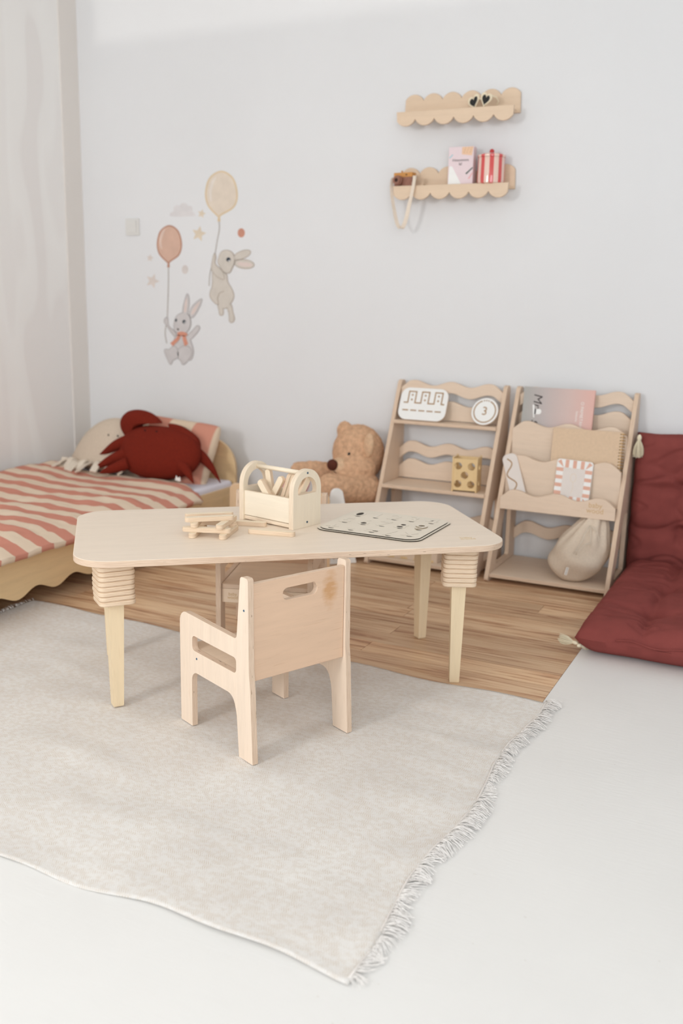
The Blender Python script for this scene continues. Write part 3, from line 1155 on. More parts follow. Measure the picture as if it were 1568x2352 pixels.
rd = thing('milestone_disc', 'round white milestone disc with the number 3 on the top shelf', 'toy', M=leaning(-1.352, 4.226, 0.6450, 0.40, 0, R(-4)))
panel('disc', ellipse(0, 0.064, 0.064, 0.064, 40), (), 0.012, Matrix.Translation((0, 0, 0)), 'white', 'shelf_edge', rd, 0.0015)
path_strip('ring_line', [(0.0515 * math.cos(t), 0.064 + 0.0515 * math.sin(t)) for t in [R(112 + 316 * k / 44) for k in range(45)]], 0.0052, 'engrave_brown', rd, 0.0063)
for a in (78, 90, 102):
    panel('dot', ellipse(0.0515 * math.cos(R(a)), 0.064 + 0.0515 * math.sin(R(a)), 0.0033, 0.0033, 10), (), 0.0004, Matrix.Translation((0, 0, 0.0063)), 'engrave_brown', 'engrave_brown', rd, 0)
text('number', '3', 0.055, Matrix.Translation((0, 0.064, 0.0062)), 'engrave_brown', rd, 0.0002)

dc = thing('dice_box', 'golden plywood box with dice pattern round holes on the middle shelf', 'toy', (-1.388, 4.145, 0.3545), R(6))
hw2, dd, hh = 0.054, 0.040, 0.150
fh = [ellipse(sx * 0.030, zz, 0.0165, 0.0165, 20) for sx, zz in ((-1, 0.117), (1, 0.117), (-1, 0.035), (1, 0.035))] + [ellipse(0, 0.076, 0.0165, 0.0165, 20)]
for yy in (-dd, dd):
    panel('face', rrect(-hw2, 0.006, hw2, hh, 0.002, 2), fh, 0.006, vpanel_y(0, yy), 'gold', 'gold', dc, 0.0008)
sh = [ellipse(0, zz, 0.014, 0.014, 18) for zz in (0.110, 0.040)]
for xx in (-hw2, hw2):
    panel('side', fillet([(-dd - 0.006, 0, 0.002), (dd + 0.006, 0, 0.002), (dd + 0.006, hh + 0.011, 0.003), (dd - 0.004, hh + 0.004, 0.003), (-dd + 0.004, hh + 0.004, 0.003), (-dd - 0.006, hh + 0.011, 0.003)], 3), sh, 0.006, vpanel_x(xx), 'gold', 'gold', dc, 0.0008)
panel('bottom', rrect(-hw2 + 0.003, -dd + 0.003, hw2 - 0.003, dd - 0.003, 0.002, 2), (), 0.005, flat(0, 0, 0.012), 'gold', 'gold', dc, 0.0005)

crt = thing('wooden_crate', 'low birch crate with finger joints on the bottom shelf of the left rack', 'crate', (-1.615, 4.08, 0.0345))
fing = [(-0.155, 0.0), (0.155, 0.0), (0.155, 0.09), (-0.155, 0.09)]
for yy in (-0.075, 0.095):
    f_ = panel('front_board', rrect(-0.155, 0, 0.155, 0.09, 0.002, 2), (), 0.008, vpanel_y(0, yy), 'shelf', 'shelf_edge', crt, 0.0008)
    for q in range(5):
        panel('finger', rrect(-0.150 + q * 0.064, 0.001, -0.118 + q * 0.064, 0.0105, 0.001, 2), (), 0.0088, Matrix.Translation((0, 0, 0.0004)), 'gold', 'gold', f_, 0)
for xx in (-0.151, 0.151):
    panel('side_board', rrect(-0.071, 0, 0.091, 0.09, 0.002, 2), (), 0.008, vpanel_x(xx), 'shelf', 'shelf_edge', crt, 0.0008)
panel('bottom', rrect(-0.147, -0.071, 0.147, 0.091, 0.001, 2), (), 0.006, flat(0, 0, 0.004), 'shelf', 'shelf_edge', crt, 0)

# things on the right rack
def book_cover(nt):
    v = axis_value(nt, 'X', 1 / 0.31, 0.5)
    return ramp(nt, v, [(0.0, lin((172, 171, 167))), (0.3, lin((190, 180, 178))), (0.65, lin((210, 186, 180))), (1.0, lin((224, 180, 170)))])


MT['book'] = two_tone('gradient_cover', book_cover, 0.5)
bk = thing('picture_book', 'large picture book with grey to pink cover in the top pocket', 'book', M=leaning(-1.021, 4.229, 0.578, 0.165, R(0)))
panel('cover', rrect(-0.156, 0, 0.156, 0.252, 0.002, 2), (), 0.003, Matrix.Translation((0, 0, 0.006)), 'book', 'book', bk, 0)
link('pages', box_mesh('pages', -0.153, 0.003, -0.0045, 0.150, 0.249, 0.0045), MT['paper'], bk)
panel('back_cover', rrect(-0.156, 0, 0.156, 0.252, 0.002, 2), (), 0.003, Matrix.Translation((0, 0, -0.006)), 'book', 'book', bk, 0)
RT = Matrix.Rotation(-PI / 2, 4, 'Z')
text('title', 'Mr', 0.055, Matrix.Translation((-0.092, 0.192, 0.0077)) @ RT, 'ink', bk, 0.0001, shear=0.2)
text('title', 's', 0.06, Matrix.Translation((-0.092, 0.098, 0.0077)) @ RT, 'ink', bk, 0.0001, shear=0.2)
text('subtitle', 'O PAMIETANIU', 0.019, Matrix.Translation((0.106, 0.135, 0.0077)) @ RT, 'paper', bk, 0.0001)
text('subtitle', 'historia', 0.015, Matrix.Translation((0.086, 0.135, 0.0077)) @ RT, 'paper', bk, 0.0001)
panel('hat_print', fillet([(-0.112, 0.175, 0.004), (-0.104, 0.118, 0.004), (-0.098, 0.118, 0.003), (-0.102, 0.132, 0.002), (-0.070, 0.134, 0.012), (-0.070, 0.158, 0.012), (-0.102, 0.156, 0.002), (-0.104, 0.176, 0.003)], 4), (), 0.0003, Matrix.Translation((0, 0, 0.0078)), 'white', 'white', bk, 0)
panel('hat_band', rrect(-0.101, 0.133, -0.094, 0.157, 0.001, 2), (), 0.0003, Matrix.Translation((0, 0, 0.0081)), 'ink', 'ink', bk, 0)

sk = thing('spiral_sketchbook', 'kraft sketchbook with brass spiral binding in the middle pocket', 'book', M=leaning(-0.868, 4.162, 0.455, 0.13, R(0)))
panel('cover', rrect(-0.148, 0, 0.148, 0.212, 0.003, 2), (), 0.0016, Matrix.Translation((0, 0, 0.006)), 'kraft', 'kraft', sk, 0)
link('pages', box_mesh('pages', -0.145, 0.002, -0.005, 0.140, 0.210, 0.005), MT['paper'], sk)
panel('back_cover', rrect(-0.148, 0, 0.148, 0.212, 0.003, 2), (), 0.0016, Matrix.Translation((0, 0, -0.006)), 'kraft', 'kraft', sk, 0)
for q in range(16):
    zz = 0.008 + q * 0.0130
    loop = [(0.148 + 0.0115 * math.cos(t), zz + 0.0015 * math.sin(t * 0.5), 0.011 * math.sin(t)) for t in [2 * PI * k / 14 for k in range(15)]]
    link('spiral_ring', tube_mesh('spiral_ring', loop, 0.0012, 6), MT['brass'], sk)
    panel('punch_hole', ellipse(0.139, zz, 0.0022, 0.0022, 8), (), 0.0003, Matrix.Translation((0, 0, 0.0070)), 'burn', 'burn', sk, 0)

st = thing('track_board', 'narrow off-white board with a snaking track, tipped in the front pocket', 'toy', M=leaning(-1.128, 4.112, 0.348, 0.12, R(19)))
panel('board', rrect(-0.034, 0, 0.034, 0.205, 0.026, 6), (), 0.009, Matrix.Translation((0, 0, 0)), 'offwhite', 'shelf_edge', st, 0.001)
snake = [(-0.012 + 0.016 * math.sin(t * 1.0), 0.185 - 0.155 * t / 10.5) for t in [10.5 * k / 44 for k in range(45)]]
path_strip('track', snake, 0.0052, 'engrave_brown', st, 0.0047)

pf = thing('photo_frame', 'small photo frame with white and terracotta striped border in the front pocket', 'picture frame', M=leaning(-0.905, 4.108, 0.350, 0.10, R(-2)))
panel('frame_body', rrect(-0.077, 0, 0.077, 0.190, 0.012, 5), (), 0.010, Matrix.Translation((0, 0, 0)), 'white', 'white', pf, 0.0015)
for q in range(3):
    xx = -0.033 + q * 0.033
    for y0_, y1_ in ((0.156, 0.189), (0.001, 0.034)):
        panel('stripe', [(xx - 0.0078, y0_), (xx + 0.0078, y0_), (xx + 0.0078, y1_), (xx - 0.0078, y1_)], (), 0.0004, Matrix.Translation((0, 0, 0.0051)), 'terracotta', 'terracotta', pf, 0)
for q in range(4):
    zz = 0.045 + q * 0.0335
    for sx in (-1, 1):
        panel('stripe', [(sx * 0.0765, zz - 0.0078), (sx * 0.047, zz - 0.0078), (sx * 0.047, zz + 0.0078), (sx * 0.0765, zz + 0.0078)], (), 0.0004, Matrix.Translation((0, 0, 0.0051)), 'terracotta', 'terracotta', pf, 0)
for sx in (-1, 1):
    for ys, yo in ((0.156, 0.184), (0.034, 0.006)):
        panel('stripe', [(sx * 0.047, ys), (sx * 0.060, yo + (0.004 if yo > 0.1 else -0.004)), (sx * 0.0745, yo - (0.006 if yo > 0.1 else -0.006))], (), 0.0004, Matrix.Translation((0, 0, 0.0051)), 'terracotta', 'terracotta', pf, 0)
panel('picture', rrect(-0.047, 0.034, 0.047, 0.156, 0.001, 2), (), 0.002, Matrix.Translation((0, 0, 0.0046)), 'offwhite', 'ink', pf, 0)
path_strip('sketch_line', [(0.012 * math.cos(t), 0.115 + 0.018 * math.sin(t)) for t in [2 * PI * k / 20 for k in range(21)]], 0.0008, 'engrave_faint', pf, 0.0057)
path_strip('sketch_line', [(0, 0.097), (0.003, 0.075), (-0.002, 0.048)], 0.0008, 'engrave_faint', pf, 0.0057)

# drawstring bag
def bag_mesh():
    nth, nz = 72, 44
    verts, faces = [], []
    for j in range(nz + 1):
        v = j / nz
        z = 0.275 * v
        if v < 0.08:
            r = 0.030 + 0.045 * math.sqrt(v / 0.08)
        elif v < 0.36:
            t = (v - 0.08) / 0.28
            r = 0.075 + 0.046 * math.sin(t * PI / 2)
        else:
            t = (v - 0.36) / 0.64
            r = 0.121 * (1 - 0.66 * t ** 1.5)
        lx = 0.070 * v ** 1.4
        ly = 0.055 * v ** 1.2
        for i in range(nth):
            th = 2 * PI * i / nth
            fold = max(0, (v - 0.45) / 0.55)
            rr = r * (1 + 0.16 * fold * math.sin(th * 9 + 1.3 * math.sin(th * 2)) + 0.05 * noise.noise(Vector((math.cos(th) * 1.6, math.sin(th) * 1.6, v * 4))))
            rr *= 1 + 0.035 * math.sin(5 * v * PI + 3 * th) * (1 - fold)
            verts.append((lx + rr * math.cos(th) * 1.02, ly + rr * math.sin(th) * 0.78, z + 0.008 * fold * math.sin(th * 3)))
    for j in range(nz):
        for i in range(nth):
            q = (i + 1) % nth
            faces.append((j * nth + i, j * nth + q, (j + 1) * nth + q, (j + 1) * nth + i))
    faces.append(tuple(range(nth - 1, -1, -1)))
    faces.append(tuple(nz * nth + i for i in range(nth)))
    return mesh_from('sack', verts, faces, True)


bg_ = thing('drawstring_bag', 'unbleached cotton drawstring bag slumped on the bottom shelf of the right rack', 'bag', (-0.862, 4.052, 0.034))
link('sack', bag_mesh(), MT['bag'], bg_)
link('cord', tube_mesh('cord', [(0.062, -0.020, 0.250), (0.050, -0.040, 0.222), (0.042, -0.062, 0.190), (0.030, -0.078, 0.160), (0.016, -0.088, 0.138)], 0.0022, 8), MT['linen_pale'], bg_)
link('cord', tube_mesh('cord', [(0.064, -0.018, 0.250), (0.072, -0.036, 0.214), (0.076, -0.050, 0.185), (0.055, -0.068, 0.176), (0.036, -0.078, 0.150), (0.026, -0.086, 0.134)], 0.0022, 8), MT['linen_pale'], bg_)
link('cord', tube_mesh('cord', [(0.070, -0.020, 0.250), (0.092, -0.014, 0.226), (0.104, -0.012, 0.196), (0.098, -0.028, 0.178), (0.076, -0.050, 0.172)], 0.0022, 8), MT['linen_pale'], bg_)
fl_ = panel('label_tag', rrect(-0.0055, -0.017, 0.0055, 0.017, 0.001, 2), (), 0.0012, Matrix.Translation((-0.004, -0.0985, 0.062)) @ Matrix.Rotation(PI / 2, 4, 'X') @ Matrix.Rotation(R(-12), 4, 'Z'), 'paper', 'paper', bg_, 0)
text('lettering', 'baby wood', 0.0068, Matrix.Translation((0, 0, 0.0008)) @ Matrix.Rotation(PI / 2, 4, 'Z'), 'ink', fl_, 0.0001)


# ------------------------------------------------------------------ wall ledges
def scallop_up(x0, x1, zb, zt, n=6, per=9):
    w = (x1 - x0) / n
    r = w * 0.56
    pts = [(x0, zb), (x1, zb)]
    top = []
    for k in range(n):
        c = x0 + w * (k + 0.5)
        a = math.acos(min(1, (w / 2) / r))
        a0, a1 = a, PI - a
        if k == 0:
            a1 = PI
            c += 0.0
        arc = [(c + r * math.cos(t), zt - r + r * math.sin(t)) for t in [a1 + (a0 - a1) * q / per for q in range(per + 1)]]
        if k == 0:
            arc = [p for p in arc if p[0] >= x0 - 1e-6] or arc
        if k == n - 1:
            arc = [(c + r * math.cos(t), zt - r + r * math.sin(t)) for t in [a1 + (0 - a1) * q / per for q in range(per + 1)]]
            arc = [p for p in arc if p[0] <= x1 + 1e-6] or arc
        top += arc
    return pts + top[::-1]


def ledge(label, x0, x1, z):
    root = thing('wall_ledge', label, 'shelf', ((x0 + x1) / 2, YW - 0.001, z), 0, 'scalloped birch wall ledges')
    h = (x1 - x0) / 2
    panel('back_board', scallop_up(-h, h, -0.017, 0.089), (), 0.012, vpanel_y(0, -0.006), 'wallshelf', 'shelf_edge', root, 0.0025)
    front = [(p[0], -p[1]) for p in scallop_up(-h, h, -0.001, 0.061)][::-1]
    panel('front_board', front, (), 0.012, vpanel_y(0, -0.100), 'wallshelf', 'shelf_edge', root, 0.0025)
    link('base_board', box_mesh('base_board', -h + 0.02, -0.094, -0.016, h - 0.02, -0.012, -0.003), MT['wallshelf'], root)
    for xx in (-0.155, 0.16):
        bm = bmesh.new()
        bmesh.ops.create_cone(bm, cap_ends=True, segments=12, radius1=0.004, radius2=0.004, depth=0.001)
        link('screw_head', bm_mesh('screw_head', bm), MT['engrave_brown'], root, frame((xx, -0.0123, 0.012), X, Z))
    return root


ledge('upper scalloped birch wall ledge holding the sunglasses', -1.832, -1.292, 2.0085)
ledge('lower scalloped birch wall ledge holding a camera, a card and a tin', -1.838, -1.298, 1.695)

# heart sunglasses
def heart(cx, cy, s, n=30):
    out = []
    for k in range(n):
        t = 2 * PI * k / n
        x = 16 * math.sin(t) ** 3
        y = 13 * math.cos(t) - 5 * math.cos(2 * t) - 2 * math.cos(3 * t) - math.cos(4 * t)
        out.append((cx + x * s / 16, cy + (y + 2.5) * s / 16))
    return out


sgl = thing('heart_sunglasses', 'cream heart shaped sunglasses with black lenses on the upper ledge', 'sunglasses', M=Matrix.Translation((-1.4585, 4.293, 2.038)) @ Matrix.Rotation(R(-26), 4, 'Z') @ Matrix.Rotation(PI / 2 - 0.08, 4, 'X'))
sgl.rotation_mode = 'XYZ'
for sx in (-1, 1):
    rot = -sx * 0.30
    def rp(pts):
        c, s = math.cos(rot), math.sin(rot)
        ox = sx * 0.0345
        return [((p[0] - ox) * c - p[1] * s + ox, (p[0] - ox) * s + p[1] * c) for p in pts]
    outer = rp(heart(sx * 0.0345, 0, 0.0335))
    inner = rp(heart(sx * 0.0345, -0.0005, 0.0245))
    panel('rim', outer, [inner], 0.005, Matrix.Translation((0, 0, 0)), 'cream', 'cream', sgl, 0.001)
    panel('lens', rp(heart(sx * 0.0345, -0.0005, 0.0252)), (), 0.0016, Matrix.Translation((0, 0, 0)), 'black', 'black', sgl, 0)
    link('temple', tube_mesh('temple', [(sx * 0.066, 0.016, -0.002), (sx * 0.068, 0.014, -0.030), (sx * 0.066, 0.002, -0.047), (sx * 0.050, -0.018, -0.050)], 0.0024, 8), MT['cream'], sgl)
link('bridge', tube_mesh('bridge', [(-0.012, 0.008, 0), (0, 0.012, 0.001), (0.012, 0.008, 0)], 0.0025, 8), MT['cream'], sgl)

# pink boxed card
cdM = Matrix.Translation((-1.5275, 4.296, 1.694)) @ Matrix.Rotation(R(0), 4, 'Z')
cd = thing('pink_card_box', 'upright pale pink card box with confetti print on the lower ledge', 'box', M=cdM)
MT['pinkcard'] = plain('pale_pink_card', (232, 214, 218), 0.6, 0.015)
MT['peach'] = plain('peach_print', (236, 198, 166), 0.6, 0.02)
MT['bluep'] = plain('blue_print', (176, 204, 212), 0.6)
MT['rosep'] = plain('rose_print', (232, 170, 172), 0.6)
MT['greenp'] = plain('green_print', (62, 84, 80), 0.6)
o = link('carton', box_mesh('carton', -0.0575, -0.020, 0, 0.0575, 0.020, 0.160), MT['pinkcard'], cd)
bevel(o, 0.001)
FY = -0.0203


def cprint(name, pts, mat):
    return panel(name, pts, (), 0.0003, vpanel_y(0, FY), mat, mat, cd, 0)


cprint('peach_patch', [(0.004, 0.128), (0.050, 0.122), (0.056, 0.158), (0.004, 0.158)], 'peach')
cprint('blue_patch', [(-0.055, 0.116), (-0.040, 0.130), (-0.036, 0.126), (-0.051, 0.112)], 'bluep')
cprint('white_patch', fillet([(-0.055, 0.002, 0.004), (0.006, 0.002, 0.004), (-0.040, 0.080, 0.012), (-0.052, 0.080, 0.008)], 5), 'white')
cprint('green_patch', [(0.024, 0.048), (0.028, 0.043), (0.056, 0.068), (0.056, 0.074)], 'greenp')
cprint('rose_patch', [(0.036, 0.026), (0.042, 0.024), (0.056, 0.046), (0.056, 0.052)], 'rosep')
for q in range(9):
    xx, zz = 0.012 + (q % 3) * 0.014 + 0.003 * (q // 3), 0.134 + (q // 3) * 0.009
    cprint('fleck', [(xx, zz), (xx + 0.0012, zz), (xx + 0.004, zz + 0.004), (xx + 0.0028, zz + 0.004)], 'ink')
text('lettering', 'Hmmmmm\nla!', 0.0165, vpanel_y(-0.001, FY - 0.0002, 0.096), 'ink', cd, 0.0001, line=0.95)

# red striped tin
def tin_cover(nt):
    tc = nd(nt, 'ShaderNodeTexCoord')
    s = nd(nt, 'ShaderNodeSeparateXYZ')
    nt.links.new(tc.outputs['Object'], s.inputs[0])
    at = nd(nt, 'ShaderNodeMath', operation='ARCTAN2')
    nt.links.new(s.outputs['Y'], at.inputs[0])
    nt.links.new(s.outputs['X'], at.inputs[1])
    ml = nd(nt, 'ShaderNodeMath', operation='MULTIPLY_ADD')
    ml.inputs[1].default_value = 9 / (2 * PI)
    ml.inputs[2].default_value = 10.02
    nt.links.new(at.outputs[0], ml.inputs[0])
    return mixc(nt, band(nt, ml.outputs[0], 0.46, 0.05), lin((236, 206, 192)), lin((214, 80, 80)))


MT['tin'] = two_tone('candy_stripe_glaze', tin_cover, 0.12, spec=0.5, coat=0.5)
MT['redknob'] = plain('red_glaze', (200, 58, 60), 0.15, 0.02, spec=0.5)
tn = thing('striped_tin', 'red and cream striped lidded jar with red knob on the lower ledge', 'jar', (-1.394, 4.297, 1.694))
link('pot', lathe_mesh('pot', [(0.050, 0.0), (0.0585, 0.004), (0.0595, 0.02), (0.0585, 0.108), (0.0575, 0.110)], 40), MT['tin'], tn)
link('lid', lathe_mesh('lid', [(0.0600, 0.1105), (0.0608, 0.114), (0.0600, 0.120), (0.050, 0.1255), (0.030, 0.129), (0.008, 0.131), (0.001, 0.131)], 40), MT['tin'], tn)
bm = bmesh.new()
ellipsoid(bm, (0, 0, 0.137), (0.0105, 0.0105, 0.0105))
link('knob', bm_mesh('knob', bm, True), MT['redknob'], tn)

# toy camera with strap
tcam = thing('toy_camera', 'small brown wooden toy camera with a cream strap on the lower ledge', 'toy', (-1.796, 4.290, 1.695), R(-6))
o = link('body', box_mesh('body', -0.046, -0.020, 0, 0.046, 0.018, 0.046), MT['cambody'], tcam)
bevel(o, 0.003)
o = link('top_plate', box_mesh('top_plate', -0.047, -0.021, 0.040, 0.047, 0.019, 0.060), MT['amber'], tcam)
bevel(o, 0.002)
link('lens', lathe_mesh('lens', [(0.021, 0.0), (0.0215, 0.020), (0.018, 0.022), (0.018, 0.032), (0.008, 0.032), (0.007, 0.026)], 28), MT['cambody'], tcam, Matrix.Translation((-0.017, -0.020, 0.025)) @ Matrix.Rotation(PI / 2, 4, 'X'))
link('lens_hole', lathe_mesh('lens_hole', [(0.0085, 0.0), (0.0085, 0.0328), (0.001, 0.0328)], 20), MT['camdark'], tcam, Matrix.Translation((-0.017, -0.020, 0.025)) @ Matrix.Rotation(PI / 2, 4, 'X'))
link('button', lathe_mesh('button', [(0.004, 0.0), (0.004, 0.010), (0.001, 0.011)], 14), MT['amber'], tcam, Matrix.Translation((-0.016, 0.0, 0.060)))
link('viewfinder', lathe_mesh('viewfinder', [(0.0035, 0.0), (0.0035, 0.0015), (0.001, 0.0015)], 14), MT['camdark'], tcam, Matrix.Translation((0.018, -0.021, 0.050)) @ Matrix.Rotation(PI / 2, 4, 'X'))


def ribbon(name, pts, wdir, w, mat, parent, t=0.0014):
    n = len(pts)
    vs, fs = [], []
    for i, p in enumerate(pts):
        p = Vector(p)
        d = (Vector(pts[min(i + 1, n - 1)]) - Vector(pts[max(i - 1, 0)])).normalized()
        wd = wdir[i] if isinstance(wdir, list) else wdir
        wv = Vector(wd) - d * Vector(wd).dot(d)
        wv.normalize()
        nv = d.cross(wv) * t / 2
        wv *= w / 2
        vs += [p + wv + nv, p - wv + nv, p - wv - nv, p + wv - nv]
    for i in range(n - 1):
        for k in range(4):
            q = (k + 1) % 4
            fs.append((i * 4 + k, i * 4 + q, i * 4 + 4 + q, i * 4 + 4 + k))
    fs += [(3, 2, 1, 0), tuple((n - 1) * 4 + k for k in range(4))]
    return link(name, mesh_from(name, vs, fs, False), mat, parent)


def smooth_path(pts, m=8):
    pts = [Vector(p) for p in pts]
    out = []
    for i in range(len(pts) - 1):
        p0, p1, p2, p3 = pts[max(i - 1, 0)], pts[i], pts[i + 1], pts[min(i + 2, len(pts) - 1)]
        for k in range(m):
            t = k / m
            out.append(0.5 * ((2 * p1) + (-p0 + p2) * t + (2 * p0 - 5 * p1 + 4 * p2 - p3) * t * t + (-p0 + 3 * p1 - 3 * p2 + p3) * t ** 3))
    out.append(pts[-1])
    return out


Ti = tcam.matrix_basis.copy()
tcam_M = Matrix.Translation((-1.796, 4.290, 1.695)) @ Matrix.Rotation(R(-6), 4, 'Z')
inv = tcam_M.inverted()
sp_ = smooth_path([inv @ Vector(p) for p in ((-1.744, 4.285, 1.730), (-1.738, 4.262, 1.738), (-1.733, 4.247, 1.722), (-1.736, 4.240, 1.680), (-1.748, 4.238, 1.62), (-1.764, 4.240, 1.55),
                                             (-1.784, 4.244, 1.512), (-1.806, 4.246, 1.525), (-1.824, 4.248, 1.58), (-1.838, 4.25, 1.64), (-1.846, 4.255, 1.69), (-1.848, 4.27, 1.725), (-1.843, 4.285, 1.730))], 7)
nn_ = len(sp_)
wd_ = []
for i in range(nn_):
    t = i / (nn_ - 1)
    wd_.append(Vector((1, -0.2, 0)).lerp(Vector((0.45, 1, 0)), min(1, max(0, (t - 0.25) * 2.2))))
ribbon('strap', sp_, wd_, 0.018, MT['strap'], tcam)

# light switch
sw = thing('light_switch', 'white square light switch on the back wall left of the stickers', 'switch', (-3.388, YW, 1.5435))
o = panel('plate', rrect(-0.044, -0.044, 0.044, 0.044, 0.006, 4), (), 0.009, vpanel_y(0, -0.0045), 'plastic', 'plastic', sw, 0.002)
panel('rocker', rrect(-0.029, -0.031, 0.029, 0.031, 0.003, 3), (), 0.007, frame((0, -0.0115, 0), X, Vector((0, -0.06, 1))), 'plastic', 'plastic', sw, 0.0015)

# ------------------------------------------------------------------ wall stickers (printed vinyl, flat in the real room as well)
HOM = (0.0004775189, 5.963878e-05, -3.507861, 7.485243e-05, -0.0005465592, 1.882673, 5.376349e-05, -2.261178e-05)


def wp(q):
    """design-sheet units to metres on the wall"""
    x, y = q[0], q[1]
    w = HOM[6] * x + HOM[7] * y + 1
    return ((HOM[0] * x + HOM[1] * y + HOM[2]) / w, (HOM[3] * x + HOM[4] * y + HOM[5]) / w)


def vinyl(name, rgb, rough=0.7, var=0.05, sc_=18):
    return plain(name, rgb, rough, var, sc_, spec=0.15)


V = {}
for nm, c in dict(cream_edge=(220, 198, 164), cream=(225, 212, 197), cream_hi=(230, 221, 212), terra_edge=(184, 136, 114), terra=(213, 179, 161), terra_hi=(224, 200, 187), string=(176, 170, 164),
                  star=(222, 208, 188), star_pale=(218, 208, 202), cloud=(221, 218, 219), dot=(203, 148, 128), dot_pale=(214, 207, 204),
                  grey=(206, 202, 202), grey_edge=(168, 163, 162), beige=(210, 203, 194), beige_edge=(174, 160, 146), pinkear=(222, 206, 200), eye=(54, 62, 72), eyew=(236, 236, 238), scarf=(216, 152, 130), nose=(92, 76, 74)).items():
    V[nm] = vinyl('vinyl_' + nm, c)


class Sticker:
    def __init__(self, name, label, centre, cat='wall sticker', group=None):
        c = wp(centre)
        self.c = c
        self.root = thing(name, label, cat, (c[0], YW, c[1]), 0, group)

    def add(self, name, pts, col, lay):
        q = [wp(p) for p in pts]
        q = [(a - self.c[0], b - self.c[1]) for a, b in q]
        me = panel_mesh(name, q, (), 0.0004)
        return link(name, me, [V[col], V[col]], self.root, vpanel_y(0, -0.0004 - lay * 0.00035))

    def line(self, name, pts, w, col, lay):
        pts = [Vector(p) for p in pts]
        l, r = [], []
        for i, p in enumerate(pts):
            d = (pts[min(i + 1, len(pts) - 1)] - pts[max(i - 1, 0)]).normalized()
            nv = Vector((-d.y, d.x)) * w / 2
            l.append(tuple(p + nv))
            r.append(tuple(p - nv))
        return self.add(name, l + r[::-1], col, lay)


def grow(pts, d):
    cx_ = sum(p[0] for p in pts) / len(pts)
    cy_ = sum(p[1] for p in pts) / len(pts)
    n = len(pts)
    a2 = sum(pts[i][0] * pts[(i + 1) % n][1] - pts[(i + 1) % n][0] * pts[i][1] for i in range(n))
    s = 1 if a2 > 0 else -1
    out = []
    for i in range(n):
        d1 = Vector((pts[(i + 1) % n][0] - pts[i - 1][0], pts[(i + 1) % n][1] - pts[i - 1][1])).normalized()
        out.append((pts[i][0] + d1.y * d * s, pts[i][1] - d1.x * d * s))
    return out


def blobpoly(pts, m=5):
    """closed smooth curve through pts"""
    n = len(pts)
    P = [Vector(p) for p in pts]
    out = []
    for i in range(n):
        p0, p1, p2, p3 = P[i - 1], P[i], P[(i + 1) % n], P[(i + 2) % n]
        for k in range(m):
            t = k / m
            v = 0.5 * ((2 * p1) + (-p0 + p2) * t + (2 * p0 - 5 * p1 + 4 * p2 - p3) * t * t + (-p0 + 3 * p1 - 3 * p2 + p3) * t ** 3)
            out.append((v.x, v.y))
    return out


def balloon_poly(cx_, cy_, rx, ry, bx, by):
    return blobpoly([(cx_, cy_ - ry), (cx_ + rx * 0.72, cy_ - ry * 0.70), (cx_ + rx, cy_ - 0.02 * ry), (cx_ + rx * 0.80, cy_ + ry * 0.55), (bx + 26, by - 22), (bx, by), (bx - 26, by - 18),
                     (cx_ - rx * 0.84, cy_ + ry * 0.50), (cx_ - rx, cy_ - 0.05 * ry), (cx_ - rx * 0.74, cy_ - ry * 0.70)])


def rabbit_part(s, name, pts, fill, edge, lay, d=7):
    s.add(name, grow(pts, d), edge, lay)
    s.add(name, pts, fill, lay + 1)


s = Sticker('rabbit_sticker', 'wall sticker of a beige rabbit flying under a cream balloon', (1130, 850), group='rabbit wall stickers')
bp = balloon_poly(1082, 330, 162, 232, 1058, 562)
s.add('balloon', grow(bp, 2), 'cream_edge', 0)
s.add('balloon', grow(bp, -13), 'cream', 1)
s.add('highlight', blobpoly([(960, 300), (985, 200), (1030, 160), (1010, 215), (985, 300), (985, 400), (968, 380)]), 'cream_hi', 2)
s.add('knot', [(1050, 558), (1068, 558), (1072, 605), (1042, 602)], 'cream_edge', 2)
s.line('string', smooth_path([(1058, 600, 0), (1062, 680, 0), (1040, 800, 0), (1018, 930, 0), (985, 1050, 0), (965, 1150, 0), (960, 1248, 0)], 5) and [v.xy for v in smooth_path([(1058, 600, 0), (1062, 680, 0), (1040, 800, 0), (1018, 930, 0), (985, 1050, 0), (965, 1150, 0), (960, 1248, 0)], 5)], 9, 'string', 1)
e1 = ellipse(1290, 938, 88, 36, 24, R(-22))
e2 = ellipse(1312, 1030, 96, 42, 24, R(6))
body = blobpoly([(1000, 1100), (1060, 1105), (1130, 1130), (1145, 1210), (1190, 1290), (1205, 1360), (1170, 1430), (1130, 1470), (1070, 1460), (1030, 1400), (985, 1330), (995, 1220)])
leg1 = blobpoly([(1140, 1440), (1180, 1440), (1195, 1510), (1212, 1580), (1190, 1612), (1165, 1600), (1160, 1530)])
leg2 = blobpoly([(1050, 1440), (1090, 1450), (1100, 1520), (1090, 1540), (1068, 1535), (1060, 1490)])
leg3 = blobpoly([(985, 1280), (1010, 1350), (1050, 1430), (1010, 1410), (970, 1350)])
arm = blobpoly([(985, 1060), (1010, 930), (1025, 960), (1020, 1030), (1090, 1100), (1110, 1180), (1050, 1160), (1000, 1110)])
headp = blobpoly([(1060, 960), (1090, 905), (1150, 895), (1200, 930), (1215, 1000), (1190, 1070), (1160, 1118), (1110, 1110), (1075, 1060), (1050, 1010)])
for nm, p in (('ear', e1), ('ear', e2), ('leg', leg3), ('leg', leg2), ('leg', leg1), ('body', body), ('arm', arm), ('head', headp)):
    s.add(nm, grow(p, 6), 'beige_edge', 2)
